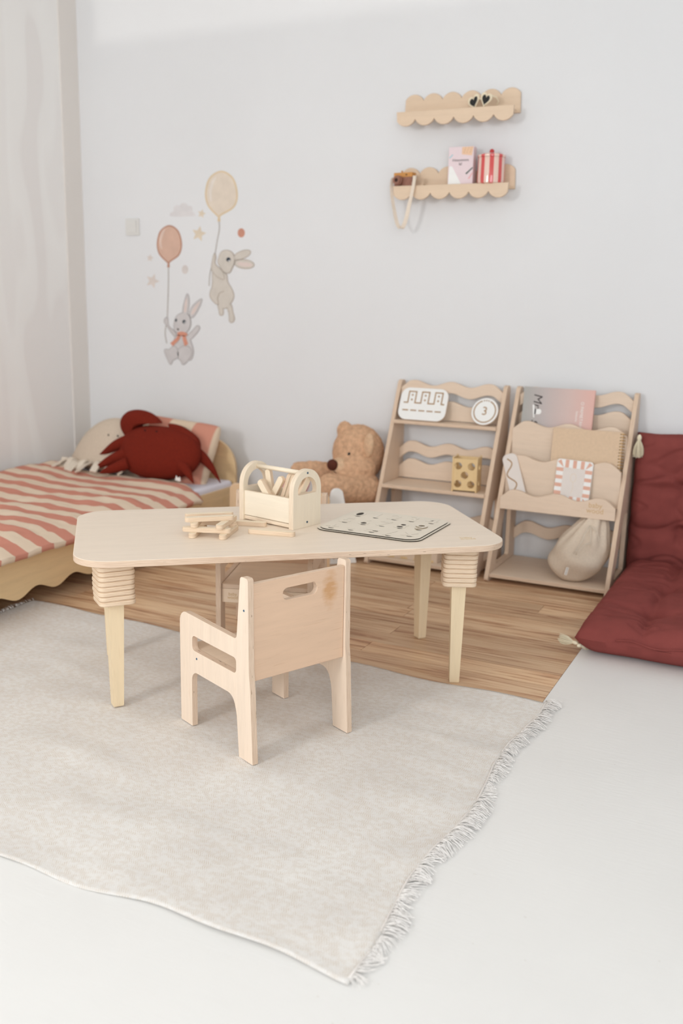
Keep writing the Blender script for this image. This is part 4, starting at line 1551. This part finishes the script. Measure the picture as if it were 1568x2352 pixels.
for nm, p, l in (('ear', e1, 3), ('ear', e2, 3), ('leg', leg3, 3), ('leg', leg2, 3), ('leg', leg1, 3), ('body', body, 4), ('arm', grow(arm, 5), 5), ('arm', arm, 6), ('head', headp, 7)):
    s.add(nm, p, 'beige_edge' if (nm == 'arm' and l == 5) else 'beige', l)
s.add('inner_ear', ellipse(1318, 1034, 74, 24, 20, R(6)), 'pinkear', 4)
s.line('thigh_line', [(1055, 1440), (1045, 1370), (1065, 1320), (1110, 1300)], 7, 'beige_edge', 5)
s.add('eye', ellipse(1155, 985, 22, 22, 16), 'eye', 8)
s.add('eye_glint', ellipse(1162, 996, 8, 7, 10), 'eyew', 9)

s = Sticker('rabbit_sticker', 'wall sticker of a grey rabbit with orange scarf holding a terracotta balloon', (640, 1500), group='rabbit wall stickers')
bp = balloon_poly(562, 832, 124, 190, 554, 1022)
s.add('balloon', grow(bp, 2), 'terra_edge', 0)
s.add('balloon', grow(bp, -11), 'terra', 1)
s.add('highlight', blobpoly([(462, 800), (480, 720), (520, 672), (508, 720), (482, 800), (490, 880), (472, 860)]), 'terra_hi', 2)
s.add('knot', [(546, 1020), (562, 1020), (566, 1062), (540, 1062)], 'terra_edge', 2)
s.line('string', [v.xy for v in smooth_path([(553, 1060, 0), (552, 1250, 0), (541, 1560, 0), (528, 1650, 0), (520, 1730, 0), (536, 1822, 0)], 5)], 9, 'string', 1)
ear1 = blobpoly([(705, 1530), (700, 1470), (725, 1370), (742, 1330), (758, 1380), (755, 1460), (740, 1530)])
ear2 = blobpoly([(765, 1540), (790, 1460), (850, 1400), (886, 1382), (870, 1440), (830, 1520), (790, 1565)])
body = blobpoly([(620, 1760), (690, 1730), (750, 1750), (795, 1860), (800, 1930), (770, 1990), (700, 1960), (640, 1950), (600, 1900)])
foot = blobpoly([(515, 1892), (560, 1885), (610, 1850), (650, 1900), (650, 1960), (600, 1990), (575, 2032), (550, 1990)])
thigh = blobpoly([(650, 1890), (710, 1850), (770, 1870), (785, 1930), (750, 1990), (702, 2034), (680, 2000), (650, 1960)])
armL = blobpoly([(525, 1570), (545, 1575), (555, 1650), (620, 1710), (620, 1755), (580, 1710), (535, 1640), (512, 1605)])
armR = blobpoly([(735, 1760), (800, 1690), (840, 1648), (865, 1665), (850, 1700), (800, 1760), (750, 1800)])
headp = blobpoly([(610, 1640), (630, 1560), (690, 1520), (750, 1535), (775, 1600), (765, 1670), (720, 1720), (650, 1720), (615, 1690)])
allp = (('ear', ear1), ('ear', ear2), ('arm', armL), ('arm', armR), ('body', body), ('foot', foot), ('foot', thigh), ('head', headp))
for nm, p in allp:
    s.add(nm, grow(p, 6), 'grey_edge', 2)
for (nm, p), l in zip(allp, (3, 3, 3, 3, 4, 6, 6, 8)):
    if l == 6:
        s.add(nm, grow(p, 5), 'grey_edge', 5)
    s.add(nm, p, 'grey', l)
s.add('inner_ear', blobpoly([(712, 1510), (712, 1460), (732, 1370), (740, 1400), (736, 1470), (728, 1510)]), 'pinkear', 4)
s.add('inner_ear', blobpoly([(782, 1535), (805, 1470), (865, 1408), (850, 1450), (815, 1515)]), 'pinkear', 4)
s.add('eye', ellipse(712, 1607, 17, 19, 16), 'eye', 9)
s.add('eye', ellipse(632, 1592, 10, 16, 16, R(12)), 'eye', 9)
s.add('eye_glint', ellipse(718, 1613, 6, 6, 10), 'eyew', 10)
s.add('nose', blobpoly([(640, 1675), (662, 1678), (652, 1696)]), 'nose', 9)
s.add('scarf', blobpoly([(648, 1715), (690, 1705), (740, 1722), (735, 1750), (690, 1748), (650, 1745)]), 'scarf', 10)
s.add('scarf', [(650, 1735), (682, 1745), (660, 1790), (600, 1852), (574, 1820), (630, 1775)], 'scarf', 10)
s.add('scarf', [(692, 1740), (726, 1745), (738, 1790), (752, 1830), (718, 1852), (700, 1790)], 'scarf', 10)


def star_poly(cx_, cy_, r_, rot):
    return [(cx_ + (r_ if k % 2 == 0 else r_ * 0.46) * math.sin(rot + k * PI / 5), cy_ - (r_ if k % 2 == 0 else r_ * 0.46) * 1.1 * math.cos(rot + k * PI / 5)) for k in range(10)]


for nm, lab, ctr, r_, rot, col in (('star_sticker', 'larger sand coloured star sticker between the two balloons', (856, 728), 74, R(12), 'star'),
                                   ('star_sticker', 'smaller sand coloured star sticker beside the cream balloon', (884, 526), 42, R(14), 'star'),
                                   ('star_sticker', 'larger pale star sticker left of the grey rabbit string', (393, 1200), 70, R(20), 'star_pale'),
                                   ('star_sticker', 'smaller pale star sticker left of the terracotta balloon', (368, 970), 36, R(8), 'star_pale')):
    s = Sticker(nm, lab, ctr, group='star wall stickers')
    s.add('star', star_poly(ctr[0], ctr[1], r_, rot), col, 0)
s = Sticker('cloud_sticker', 'faint grey pink cloud sticker above the terracotta balloon', (695, 495))
s.add('cloud', blobpoly([(568, 548), (578, 515), (604, 500), (602, 465), (630, 440), (662, 444), (690, 422), (730, 424), (750, 446), (782, 452), (794, 482), (790, 506), (812, 520), (816, 548), (740, 553), (650, 556)]), 'cloud', 0)
s = Sticker('dot_sticker', 'terracotta dot sticker above the ears of the beige rabbit', (1280, 718), group='dot wall stickers')
s.add('dot', ellipse(1280, 718, 36, 46, 22), 'dot', 0)
s = Sticker('dot_sticker', 'faint pale dot sticker right of the terracotta balloon string', (718, 1085), group='dot wall stickers')
s.add('dot', ellipse(718, 1085, 32, 44, 22), 'dot_pale', 0)

# ------------------------------------------------------------------ bed and what lies on it
bed = thing('toddler_bed', 'low birch toddler bed with wavy side board and arched headboard in the corner', 'bed', (-3.15, 3.095, 0.03))
hb = fillet([(-0.50, -0.0295, 0), (0.495, -0.0295, 0), (0.495, 0.445, 0.155), (-0.50, 0.445, 0.155)], 12)
panel('headboard', hb, (), 0.018, vpanel_y(0, 1.12), 'bed', 'bed_edge', bed, 0.003)
lo, hi = -1.35, 1.112


def rail_bottom(y):
    yy = y + 3.2
    base = 0.030 + 0.016 * math.cos(2 * PI * (yy - 2.665) / 0.21 + 0.35)
    return base + 0.004


rp_ = [(lo + (hi - lo) * k / 140, rail_bottom(lo + (hi - lo) * k / 140)) for k in range(141)]
rail = panel('side_board', rp_ + [(hi, 0.207), (lo, 0.207)], (), 0.018, vpanel_x(0.4905), 'bed', 'bed_edge', bed, 0.002)
panel('inlay', rrect(0.985, 0.137, 1.012, 0.166, 0.002, 2), (), 0.0006, Matrix.Translation((0, 0, 0.0092)), 'gold', 'gold', rail, 0)
panel('side_board', rp_ + [(hi, 0.207), (lo, 0.207)], (), 0.018, vpanel_x(-0.49), 'bed', 'bed_edge', bed, 0.002)
panel('footboard', fillet([(-0.50, -0.0295, 0), (0.495, -0.0295, 0), (0.495, 0.30, 0.08), (-0.50, 0.30, 0.08)], 8), (), 0.018, vpanel_y(0, lo - 0.01), 'bed', 'bed_edge', bed, 0.003)
link('slat_base', box_mesh('slat_base', -0.48, lo, 0.075, 0.48, hi, 0.090), MT['bed'], bed)
BED = Matrix.Translation((0.07, -0.105, 0.0305))
mat_ = link('mattress', box_mesh('mattress', -3.70, 1.88, 0.092, -2.735, 4.305, 0.236), MT['sheet'], None, BED)
bevel(mat_, 0.02, 4)
tag(mat_, 'white sheeted mattress showing at the head of the toddler bed', 'mattress')


def quilt():
    x0, x1, y0_, y1_ = -3.70, -2.640, 1.9, 3.99
    nx, ny = 90, 150
    vs, fs = [], []
    for j in range(ny + 1):
        v = j / ny
        for i in range(nx + 1):
            u = i / nx
            x = x0 + (x1 - x0) * u
            ye = y1_ - 0.10 * max(0, (u - 0.75) / 0.25) ** 2 + 0.06 * (1 - u) * 1.6
            y = y0_ + (ye - y0_) * v
            z = 0.262
            t = min(1, max(0, (x - (-2.80)) / 0.16))
            z -= 0.046 * (t * t * (3 - 2 * t))
            q = Vector((x * 6, y * 9, 0))
            n1 = noise.noise(q)
            n2 = noise.noise(Vector((x * 16, y * 26, 5)))
            n3 = noise.noise(Vector((x * 2.2, y * 3, 9)))
            z += 0.012 * n1 + 0.005 * n2 + 0.014 * n3 + (0.025 * max(0, 0.35 - u) / 0.35)
            t2 = max(0, (t - 0.6) / 0.4)
            z = max(z, 0.246 * (1 - t2) + 0.216 * t2)
            e = 1 - v
            if e < 0.03:
                z -= 0.012 * (1 - e / 0.03) ** 2
            yy = y + 0.010 * n1 + 0.006 * noise.noise(Vector((x * 9, y * 5, 2)))
            xx = x + (0.010 * noise.noise(Vector((y * 9, 1, 1))) if u > 0.9 else 0)
            vs.append((xx, yy, z))
    for j in range(ny):
        for i in range(nx):
            a = j * (nx + 1) + i
            fs.append((a, a + 1, a + nx + 2, a + nx + 1))
    me = mesh_from('quilt', vs, fs, True)
    o = link('quilt', me, MT['quilt'], None, BED)
    m = o.modifiers.new('thick', 'SOLIDIFY')
    m.thickness = 0.022
    m.offset = -1
    tag(o, 'crumpled quilt with cream and dusty pink stripes spread over the bed', 'quilt')
    return o


quilt()


def pillow_mesh(name, w, h, t, n=36, seed=0, pw=2.6):
    vs, fs = [], []
    for sgn in (1, -1):
        for j in range(n + 1):
            for i in range(n + 1):
                a, b = 2 * i / n - 1, 2 * j / n - 1
                e = max(0, 1 - abs(a) ** pw) ** 0.5 * max(0, 1 - abs(b) ** pw) ** 0.5
                cr_ = 1 - 0.09 * (a * a * b * b) ** 2
                pinch = 1 - 0.05 * (1 - b * b) * abs(a) ** 3
                pinch2 = 1 - 0.06 * (1 - a * a) * abs(b) ** 3
                nn = noise.noise(Vector((a * 2.5, b * 2.5, seed + sgn)))
                vs.append((a * w / 2 * pinch * cr_, b * h / 2 * pinch2 * cr_, sgn * t / 2 * e * (1 + 0.18 * nn)))
    m = (n + 1) ** 2
    for j in range(n):
        for i in range(n):
            a = j * (n + 1) + i
            fs.append((a, a + 1, a + n + 2, a + n + 1))
            fs.append((m + a, m + a + n + 1, m + a + n + 2, m + a + 1))
    me = mesh_from(name, vs, fs, True)
    bm = bmesh.new()
    bm.from_mesh(me)
    bmesh.ops.remove_doubles(bm, verts=bm.verts, dist=1e-5)
    bm.to_mesh(me)
    bm.free()
    return me


plw = link('pillow', pillow_mesh('pillow', 0.60, 0.36, 0.15, 36, 3, 2.2), MT['pillow'], None,
           BED @ Matrix.Translation((-3.06, 4.185, 0.380)) @ Matrix.Rotation(R(2), 4, 'Z') @ Matrix.Rotation(PI / 2 - 0.42, 4, 'X') @ Matrix.Rotation(R(-4), 4, 'Z'))
tag(plw, 'pink and cream striped pillow propped against the headboard', 'pillow')


def shaped(name, bm, mat, parent, voxel=0.01, smooth=6, fur=0.0, M=None):
    me = bm_mesh(name, bm, True)
    o = link(name, me, mat, parent, M)
    r_ = o.modifiers.new('remesh', 'REMESH')
    r_.mode = 'VOXEL'
    r_.voxel_size = voxel
    r_.use_smooth_shade = True
    s_ = o.modifiers.new('smooth', 'SMOOTH')
    s_.factor = 0.5
    s_.iterations = smooth
    if fur:
        tx = bpy.data.textures.new('fur_clumps', 'CLOUDS')
        tx.noise_scale = 0.018
        d = o.modifiers.new('fur', 'DISPLACE')
        d.texture = tx
        d.strength = fur
        d.texture_coords = 'LOCAL'
    return o


# octopus cushion
octo = thing('octopus_cushion', 'round beige linen octopus cushion with short tentacles on the bed', 'cushion', (-3.31, 4.022, 0.300))
bm = bmesh.new()
bmesh.ops.create_uvsphere(bm, u_segments=40, v_segments=24, radius=1)
for v in bm.verts:
    if v.co.z < 0:
        v.co.z *= 0.12
    th = math.atan2(v.co.y, v.co.x)
    k = 1 + (0.03 * math.sin(th * 11) if v.co.z < 0.15 else 0)
    v.co = Vector((v.co.x * 0.255 * k * (1 - 0.10 * max(0, v.co.z)), v.co.y * 0.105 * k, v.co.z * 0.262))
link('dome', bm_mesh('dome', bm, True), MT['linen'], octo, Matrix.Rotation(R(-16), 4, 'X'))
for k, (xa, xb, yb, wz, r0) in enumerate(((-0.225, -0.215, -0.125, 0.02, 0.013), (-0.20, -0.235, -0.195, 0.01, 0.014), (-0.155, -0.175, -0.150, 0.025, 0.012), (-0.125, -0.105, -0.215, 0.01, 0.015),
                                      (-0.075, -0.085, -0.165, 0.02, 0.013), (-0.035, -0.045, -0.215, 0.012, 0.014), (0.02, 0.03, -0.18, 0.02, 0.013), (0.08, 0.10, -0.17, 0.0, 0.013), (0.14, 0.17, -0.14, 0.0, 0.013))):
    pts = smooth_path([(xa, -0.085, 0.022), (xa * 0.6 + xb * 0.4, -0.085 + (yb + 0.085) * 0.4, 0.022 + wz), (xa * 0.2 + xb * 0.8, yb * 0.85 - 0.01, 0.010 + wz * 0.4), (xb, yb, 0.004)], 5)
    ribbon('tentacle', pts, Vector((1, 0.3 * math.sin(k * 2.1), 0.5 * math.sin(k * 1.7))), r0 * 2.7, MT['linen_pale'], octo, 0.010)
for ex in (0.020, 0.080):
    bm = bmesh.new()
    ellipsoid(bm, (ex, -0.037, 0.176), (0.0045, 0.003, 0.0055), None, 12, 8)
    link('eye', bm_mesh('eye', bm, True), MT['ink'], octo)

# crab cushion
crab = thing('crab_cushion', 'plump rust red crab cushion with claws and legs on the bed', 'cushion', M=Matrix.Translation((-2.957, 3.90, 0.298)))
TI = Matrix.Rotation(R(-20), 4, 'X')
bm = bmesh.new()
bmesh.ops.create_uvsphere(bm, u_segments=48, v_segments=28, radius=1)
for v in bm.verts:
    x, y, z = v.co
    sx = math.copysign(abs(x) ** 0.85, x)
    sz = math.copysign(abs(z) ** 0.85, z)
    wr = 1 + 0.015 * noise.noise(Vector((x * 3, y * 3, z * 3)))
    rim = math.hypot(sx, sz)
    v.co = Vector((sx * 0.243 * wr, y * 0.088 * wr, sz * 0.136 * wr * (1 - 0.05 * x)))
link('body', bm_mesh('body', bm, True), MT['rust'], crab, TI @ Matrix.Translation((0, 0.03, 0.134)))


def soft_blob(name, outline, t, mat, parent, M, n=3):
    """stuffed flat shape from a smooth outline in local XY"""
    P = blobpoly(outline, 4)
    cx_ = sum(p[0] for p in P) / len(P)
    cy_ = sum(p[1] for p in P) / len(P)
    vs, fs = [], []
    rings = [1.0, 0.93, 0.75, 0.5, 0.22]
    m = len(P)
    for sg in (1, -1):
        for r_ in rings:
            h = math.sqrt(max(0, 1 - r_ ** 2.4)) * t / 2
            for p in P:
                vs.append((cx_ + (p[0] - cx_) * r_, cy_ + (p[1] - cy_) * r_, sg * h))
        vs.append((cx_, cy_, sg * t / 2))
    blk = len(rings) * m + 1
    for s_i, sg in enumerate((1, -1)):
        o_ = s_i * blk
        for k in range(len(rings) - 1):
            for i in range(m):
                j = (i + 1) % m
                f = (o_ + k * m + i, o_ + k * m + j, o_ + (k + 1) * m + j, o_ + (k + 1) * m + i)
                fs.append(f if sg > 0 else f[::-1])
        for i in range(m):
            j = (i + 1) % m
            f = (o_ + (len(rings) - 1) * m + i, o_ + (len(rings) - 1) * m + j, o_ + blk - 1)
            fs.append(f if sg > 0 else f[::-1])
    me = mesh_from(name, vs, fs, True)
    bm = bmesh.new()
    bm.from_mesh(me)
    bmesh.ops.remove_doubles(bm, verts=bm.verts, dist=1e-5)
    bmesh.ops.recalc_face_normals(bm, faces=bm.faces)
    bm.to_mesh(me)
    bm.free()
    return link(name, me, mat, parent, M)


VP = Matrix.Rotation(PI / 2, 4, 'X')
soft_blob('claw', [(-0.222, 0.165), (-0.262, 0.215), (-0.262, 0.262), (-0.228, 0.302), (-0.165, 0.320), (-0.095, 0.316), (-0.045, 0.296), (-0.005, 0.264), (-0.030, 0.262), (-0.075, 0.256), (-0.135, 0.240), (-0.175, 0.210), (-0.195, 0.175)], 0.085, MT['rust'], crab, Matrix.Translation((0, 0.105, 0)) @ VP)
soft_blob('claw', [(0.03, 0.262), (0.10, 0.258), (0.165, 0.230), (0.212, 0.195), (0.222, 0.150), (0.205, 0.140), (0.185, 0.165), (0.155, 0.185), (0.10, 0.215), (0.05, 0.235)], 0.06, MT['rust'], crab, Matrix.Translation((0, 0.11, 0)) @ VP)
for pts, r0 in (([(-0.185, 0.075, 0.165), (-0.255, 0.055, 0.135), (-0.315, 0.045, 0.100), (-0.352, 0.035, 0.082)], 0.034),
                ([(-0.170, 0.030, 0.105), (-0.240, 0.010, 0.072), (-0.300, -0.010, 0.040), (-0.345, -0.025, 0.012)], 0.034),
                ([(-0.140, 0.000, 0.062), (-0.200, -0.025, 0.036), (-0.250, -0.045, 0.016), (-0.280, -0.060, 0.004)], 0.032),
                ([(0.185, 0.110, 0.135), (0.240, 0.120, 0.095), (0.290, 0.120, 0.045), (0.335, 0.115, -0.012)], 0.030),
                ([(0.165, 0.020, 0.085), (0.205, 0.010, 0.055), (0.235, 0.000, 0.025), (0.262, -0.010, -0.004)], 0.028)):
    pts = smooth_path(pts, 5)
    m_ = len(pts) - 1
    link('leg', tube_mesh('leg', pts, [max(0.003, r0 * (1 - (q / m_) ** 1.6)) for q in range(m_ + 1)], 14), MT['rust'], crab)
for ex in (-0.028, 0.042):
    bm = bmesh.new()
    ellipsoid(bm, (ex, -0.006, 0.236), (0.0055, 0.004, 0.0055), None, 12, 8)
    link('eye', bm_mesh('eye', bm, True), MT['rustdark'], crab)
tg = panel('label_tag', [(0, 0), (0.034, -0.004), (0.030, 0.020), (0.018, 0.012), (0.008, 0.024)], (), 0.0012, Matrix.Translation((0.165, -0.030, 0.008)) @ VP, 'paper', 'paper', crab, 0)


# ------------------------------------------------------------------ teddy bear
bear = thing('teddy_bear', 'big caramel plush teddy bear slumped between the bed and the left rack', 'teddy bear', (-1.958, 4.15, 0))
bb = lambda x, y, z: (x + 1.95, y - 4.15, z)
bm = bmesh.new()
ellipsoid(bm, bb(-1.945, 4.195, 0.468), (0.128, 0.118, 0.140))
ellipsoid(bm, bb(-1.925, 4.12, 0.415), (0.105, 0.085, 0.085))
ellipsoid(bm, bb(-1.955, 4.20, 0.20), (0.135, 0.125, 0.195))
ellipsoid(bm, bb(-1.962, 4.075, 0.418), (0.062, 0.062, 0.050))
ellipsoid(bm, bb(-2.02, 4.185, 0.580), (0.036, 0.026, 0.044), Matrix.Rotation(R(25), 3, 'Y'))
capsule(bm, [bb(-2.04, 4.13, 0.36), bb(-2.10, 4.06, 0.385), bb(-2.165, 4.0, 0.395)], [0.060, 0.052, 0.040])
capsule(bm, [bb(-1.86, 4.12, 0.315), bb(-1.93, 4.00, 0.325), bb(-1.972, 3.955, 0.340)], [0.072, 0.072, 0.066])
capsule(bm, [bb(-2.02, 4.13, 0.085), bb(-2.10, 3.95, 0.075), bb(-2.165, 3.80, 0.068)], [0.085, 0.072, 0.062])
capsule(bm, [bb(-1.88, 4.11, 0.085), bb(-1.90, 4.02, 0.075), bb(-1.915, 4.00, 0.068)], [0.085, 0.072, 0.062])
ellipsoid(bm, bb(-2.175, 3.765, 0.085), (0.060, 0.035, 0.080))
shaped('body', bm, MT['fur'], bear, 0.0085, 6, 0.010)
bm = bmesh.new()
ellipsoid(bm, (0, 0, 0), (0.040, 0.018, 0.062))
shaped('ear', bm, MT['fur_pale'], bear, 0.006, 3, 0.006, Matrix.Translation(bb(-1.852, 4.105, 0.525)) @ Matrix.Rotation(R(-35), 4, 'Z') @ Matrix.Rotation(R(14), 4, 'Y'))
bm = bmesh.new()
ellipsoid(bm, (0, 0, 0), (0.050, 0.042, 0.046))
shaped('muzzle', bm, MT['fur_pale'], bear, 0.006, 4, 0.003, Matrix.Translation(bb(-1.972, 4.052, 0.420)))
bm = bmesh.new()
ellipsoid(bm, (0, 0, 0), (0.027, 0.020, 0.027))
link('nose', bm_mesh('nose', bm, True), MT['nose'], bear, Matrix.Translation(bb(-1.992, 4.012, 0.434)))
for ex, ey, ez in ((-1.935, 4.070, 0.482), (-2.048, 4.140, 0.482)):
    bm = bmesh.new()
    ellipsoid(bm, (0, 0, 0), (0.007, 0.007, 0.009), None, 14, 10)
    link('eye', bm_mesh('eye', bm, True), MT['black'], bear, Matrix.Translation(bb(ex, ey, ez)))
link('mouth', tube_mesh('mouth', [bb(-1.985, 4.012, 0.406), bb(-1.965, 4.012, 0.392), bb(-1.938, 4.024, 0.388)], 0.0016, 6), MT['nose'], bear)

# doll cot and display board beside the bear
cot = thing('doll_cot', 'small birch doll cot with round topped ends beside the teddy bear', 'doll cot', (-2.16, 3.79, 0), R(0))
cout = fillet([(-0.040, 0, 0.004), (-0.022, 0, 0.004), (-0.014, 0.062, 0.01), (0.014, 0.062, 0.01), (0.022, 0, 0.004), (0.040, 0, 0.004), (0.034, 0.345, 0.03), (-0.034, 0.345, 0.03)], 6)
for xx, rz in ((0.222, R(28)), (-0.222, R(28))):
    panel('end_post', cout, (), 0.018, Matrix.Translation((xx, 0.0, 0)) @ Matrix.Rotation(rz, 4, 'Z') @ Matrix.Rotation(PI / 2, 4, 'X'), 'cot', 'shelf_edge', cot, 0.002)
link('stretcher', box_mesh('stretcher', 0.075, -0.052, 0.046, 0.215, -0.040, 0.066), MT['cot'], cot)
for yy, h1 in ((-0.045, 0.24), (0.11, 0.27)):
    panel('long_side', rrect(-0.215, 0.145, 0.215, h1, 0.01, 4), (), 0.012, vpanel_y(0, yy), 'cot', 'shelf_edge', cot, 0.0015)
panel('cot_floor', rrect(-0.215, -0.04, 0.215, 0.105, 0.004, 3), (), 0.010, flat(0, 0, 0.152), 'cot', 'shelf_edge', cot, 0.001)
dm = link('doll_quilt', pillow_mesh('doll_quilt', 0.38, 0.13, 0.16, 24, 8, 4), MT['sheet'], None, Matrix.Translation((-2.145, 3.824, 0.240)))
tag(dm, 'puffy white doll quilt bulging out of the doll cot', 'quilt')
dp = link('doll_pillow', pillow_mesh('doll_pillow', 0.16, 0.10, 0.06, 20, 5), MT['pink'], None, Matrix.Translation((-2.12, 3.845, 0.338)) @ Matrix.Rotation(R(40), 4, 'X'))
tag(dp, 'dusty pink doll pillow lying on the white doll quilt', 'pillow')

wb = thing('tapered_board', 'white tapered board with rounded top and engraved logo on the floor', 'board', M=Matrix.Translation((-1.912, 3.885, 0)) @ Matrix.Rotation(R(42), 4, 'Z'))
panel('board', fillet([(-0.098, 0, 0.004), (0.098, 0, 0.004), (0.023, 0.352, 0.024), (-0.023, 0.352, 0.024)], 8), (), 0.022, vpanel_y(0, 0), 'white', 'white', wb, 0.002)
text('logo', 'baby\nwood', 0.034, frame((-0.005, -0.0113, 0.048), X, Z), 'engrave_brown', wb, 0.0001)


# ------------------------------------------------------------------ floor cushion
def futon_mesh(name, w, d, t, dimples, creases, seed, nx=110, ny=90, round_p=3.0):
    vs, fs = [], []
    for sg in (1, -1):
        for j in range(ny + 1):
            for i in range(nx + 1):
                a, b = i / nx, j / ny
                x, y = a * w, b * d
                ea = min(a * w, (1 - a) * w)
                eb = min(b * d, (1 - b) * d)
                R_ = t * 0.62
                fa = math.sqrt(max(0, 1 - (1 - min(1, ea / R_)) ** 2))
                fb = math.sqrt(max(0, 1 - (1 - min(1, eb / R_)) ** 2))
                e = fa * fb
                h = 1.0
                for dx, dy in dimples:
                    r_ = math.hypot(x - dx, y - dy)
                    ang = math.atan2(y - dy, x - dx)
                    h -= 0.62 * math.exp(-(r_ / 0.035) ** 2) + 0.26 * math.exp(-(r_ / 0.09) ** 2)
                    h += 0.07 * math.sin(ang * 6 + dx * 20) * math.exp(-(r_ / 0.10) ** 2) * min(1, r_ / 0.03)
                for ax, pos, depth, wid in creases:
                    q = (x if ax == 'x' else y) - pos - 0.010 * noise.noise(Vector((x * 9, y * 9, seed + pos * 30)))
                    h -= depth * math.exp(-(q / wid) ** 2)
                h += 0.10 * noise.noise(Vector((x * 6, y * 6, seed))) + 0.05 * noise.noise(Vector((x * 16, y * 24, seed + 3)))
                wr = noise.noise(Vector((x * 5 + 3, y * 13, seed + 9)))
                h -= 0.16 * math.exp(-(wr / 0.05) ** 2)
                h = max(0.12, h)
                px = x + 0.008 * noise.noise(Vector((y * 8, seed, sg))) * (1 if a in (0, 1) else 0.3)
                py = y + 0.008 * noise.noise(Vector((x * 8, seed + 7, sg)))
                vs.append((px, py, (t / 2) + sg * t / 2 * e * (h if sg > 0 else 0.98)))
    m = (nx + 1) * (ny + 1)
    for j in range(ny):
        for i in range(nx):
            a = j * (nx + 1) + i
            fs.append((a, a + 1, a + nx + 2, a + nx + 1))
            fs.append((m + a, m + a + nx + 1, m + a + nx + 2, m + a + 1))
    me = mesh_from(name, vs, fs, True)
    bm = bmesh.new()
    bm.from_mesh(me)
    bmesh.ops.remove_doubles(bm, verts=bm.verts, dist=0.0015)
    bm.to_mesh(me)
    bm.free()
    me.polygons.foreach_set('use_smooth', [True] * len(me.polygons))
    return me


ft = thing('floor_cushion', 'burgundy tufted floor cushion folded up against the back wall', 'cushion', (-0.665, 3.235, 0.003))
link('seat', futon_mesh('seat', 1.02, 1.02, 0.125, [(0.22, 0.265), (0.22, 0.62), (0.60, 0.265), (0.60, 0.62)],
                        [('x', 0.22, 0.30, 0.020), ('x', 0.60, 0.30, 0.020), ('y', 0.265, 0.10, 0.03), ('y', 0.62, 0.05, 0.03)], 2), MT['futon'], ft)
link('back', futon_mesh('back', 1.00, 0.60, 0.105, [(0.22, 0.18), (0.22, 0.36), (0.60, 0.18), (0.60, 0.36)],
                        [('y', 0.045, 0.25, 0.022), ('y', 0.195, 0.30, 0.020), ('y', 0.375, 0.26, 0.022)], 5), MT['futon'], ft,
     frame((-0.012, 1.080, 0.055), X, Vector((0, 0.045, 1))))


def tassel(M, spread=1.0, n=46):
    tz = bpy.data.objects.new('tassel', None)
    COL.objects.link(tz)
    tz.parent = ft
    tz.matrix_basis = M
    bm = bmesh.new()
    ellipsoid(bm, (0, 0, -0.010), (0.0095, 0.0095, 0.016), None, 16, 10)
    link('knot', bm_mesh('knot', bm, True), MT['tassel'], tz)
    vs, fs = [], []
    r_ = random.Random(n)
    for k in range(n):
        th = r_.uniform(0, 2 * PI)
        rr = math.sqrt(r_.random())
        L = r_.uniform(0.060, 0.074)
        b0 = len(vs)
        for s_ in range(6):
            t = s_ / 5
            rad = (0.006 + (0.016 * spread) * math.sin(min(1, t * 1.1) * PI * 0.62)) * rr
            c = Vector((rad * math.cos(th), rad * math.sin(th), -0.020 - L * t))
            for q in range(4):
                vs.append(c + Vector((0.0016 * math.cos(q * PI / 2), 0.0016 * math.sin(q * PI / 2), 0)))
        for s_ in range(5):
            for q in range(4):
                p = (q + 1) % 4
                fs.append((b0 + s_ * 4 + q, b0 + s_ * 4 + p, b0 + s_ * 4 + 4 + p, b0 + s_ * 4 + 4 + q))
    link('strands', mesh_from('strands', vs, fs, True), MT['tassel'], tz, None, 'stuff')


tassel(Matrix.Translation((0.004, 0.998, 0.648)))
tassel(Matrix.Translation((0.012, 0.012, 0.030)) @ Matrix.Rotation(R(-78), 4, 'Y') @ Matrix.Rotation(R(62), 4, 'X') @ Matrix.Scale(0.72, 4), 1.3)
tassel(Matrix.Translation((0.006, 0.022, 0.034)) @ Matrix.Rotation(R(95), 4, 'Y') @ Matrix.Rotation(R(10), 4, 'X') @ Matrix.Scale(0.72, 4), 1.2)
link('piping', tube_mesh('piping', [(0.14 + 0.86 * k / 40, -0.004 + 0.006 * math.sin(k * 0.9), 0.075 + 0.006 * math.sin(k * 0.7)) for k in range(41)], 0.0032, 8), MT['futon'], ft)
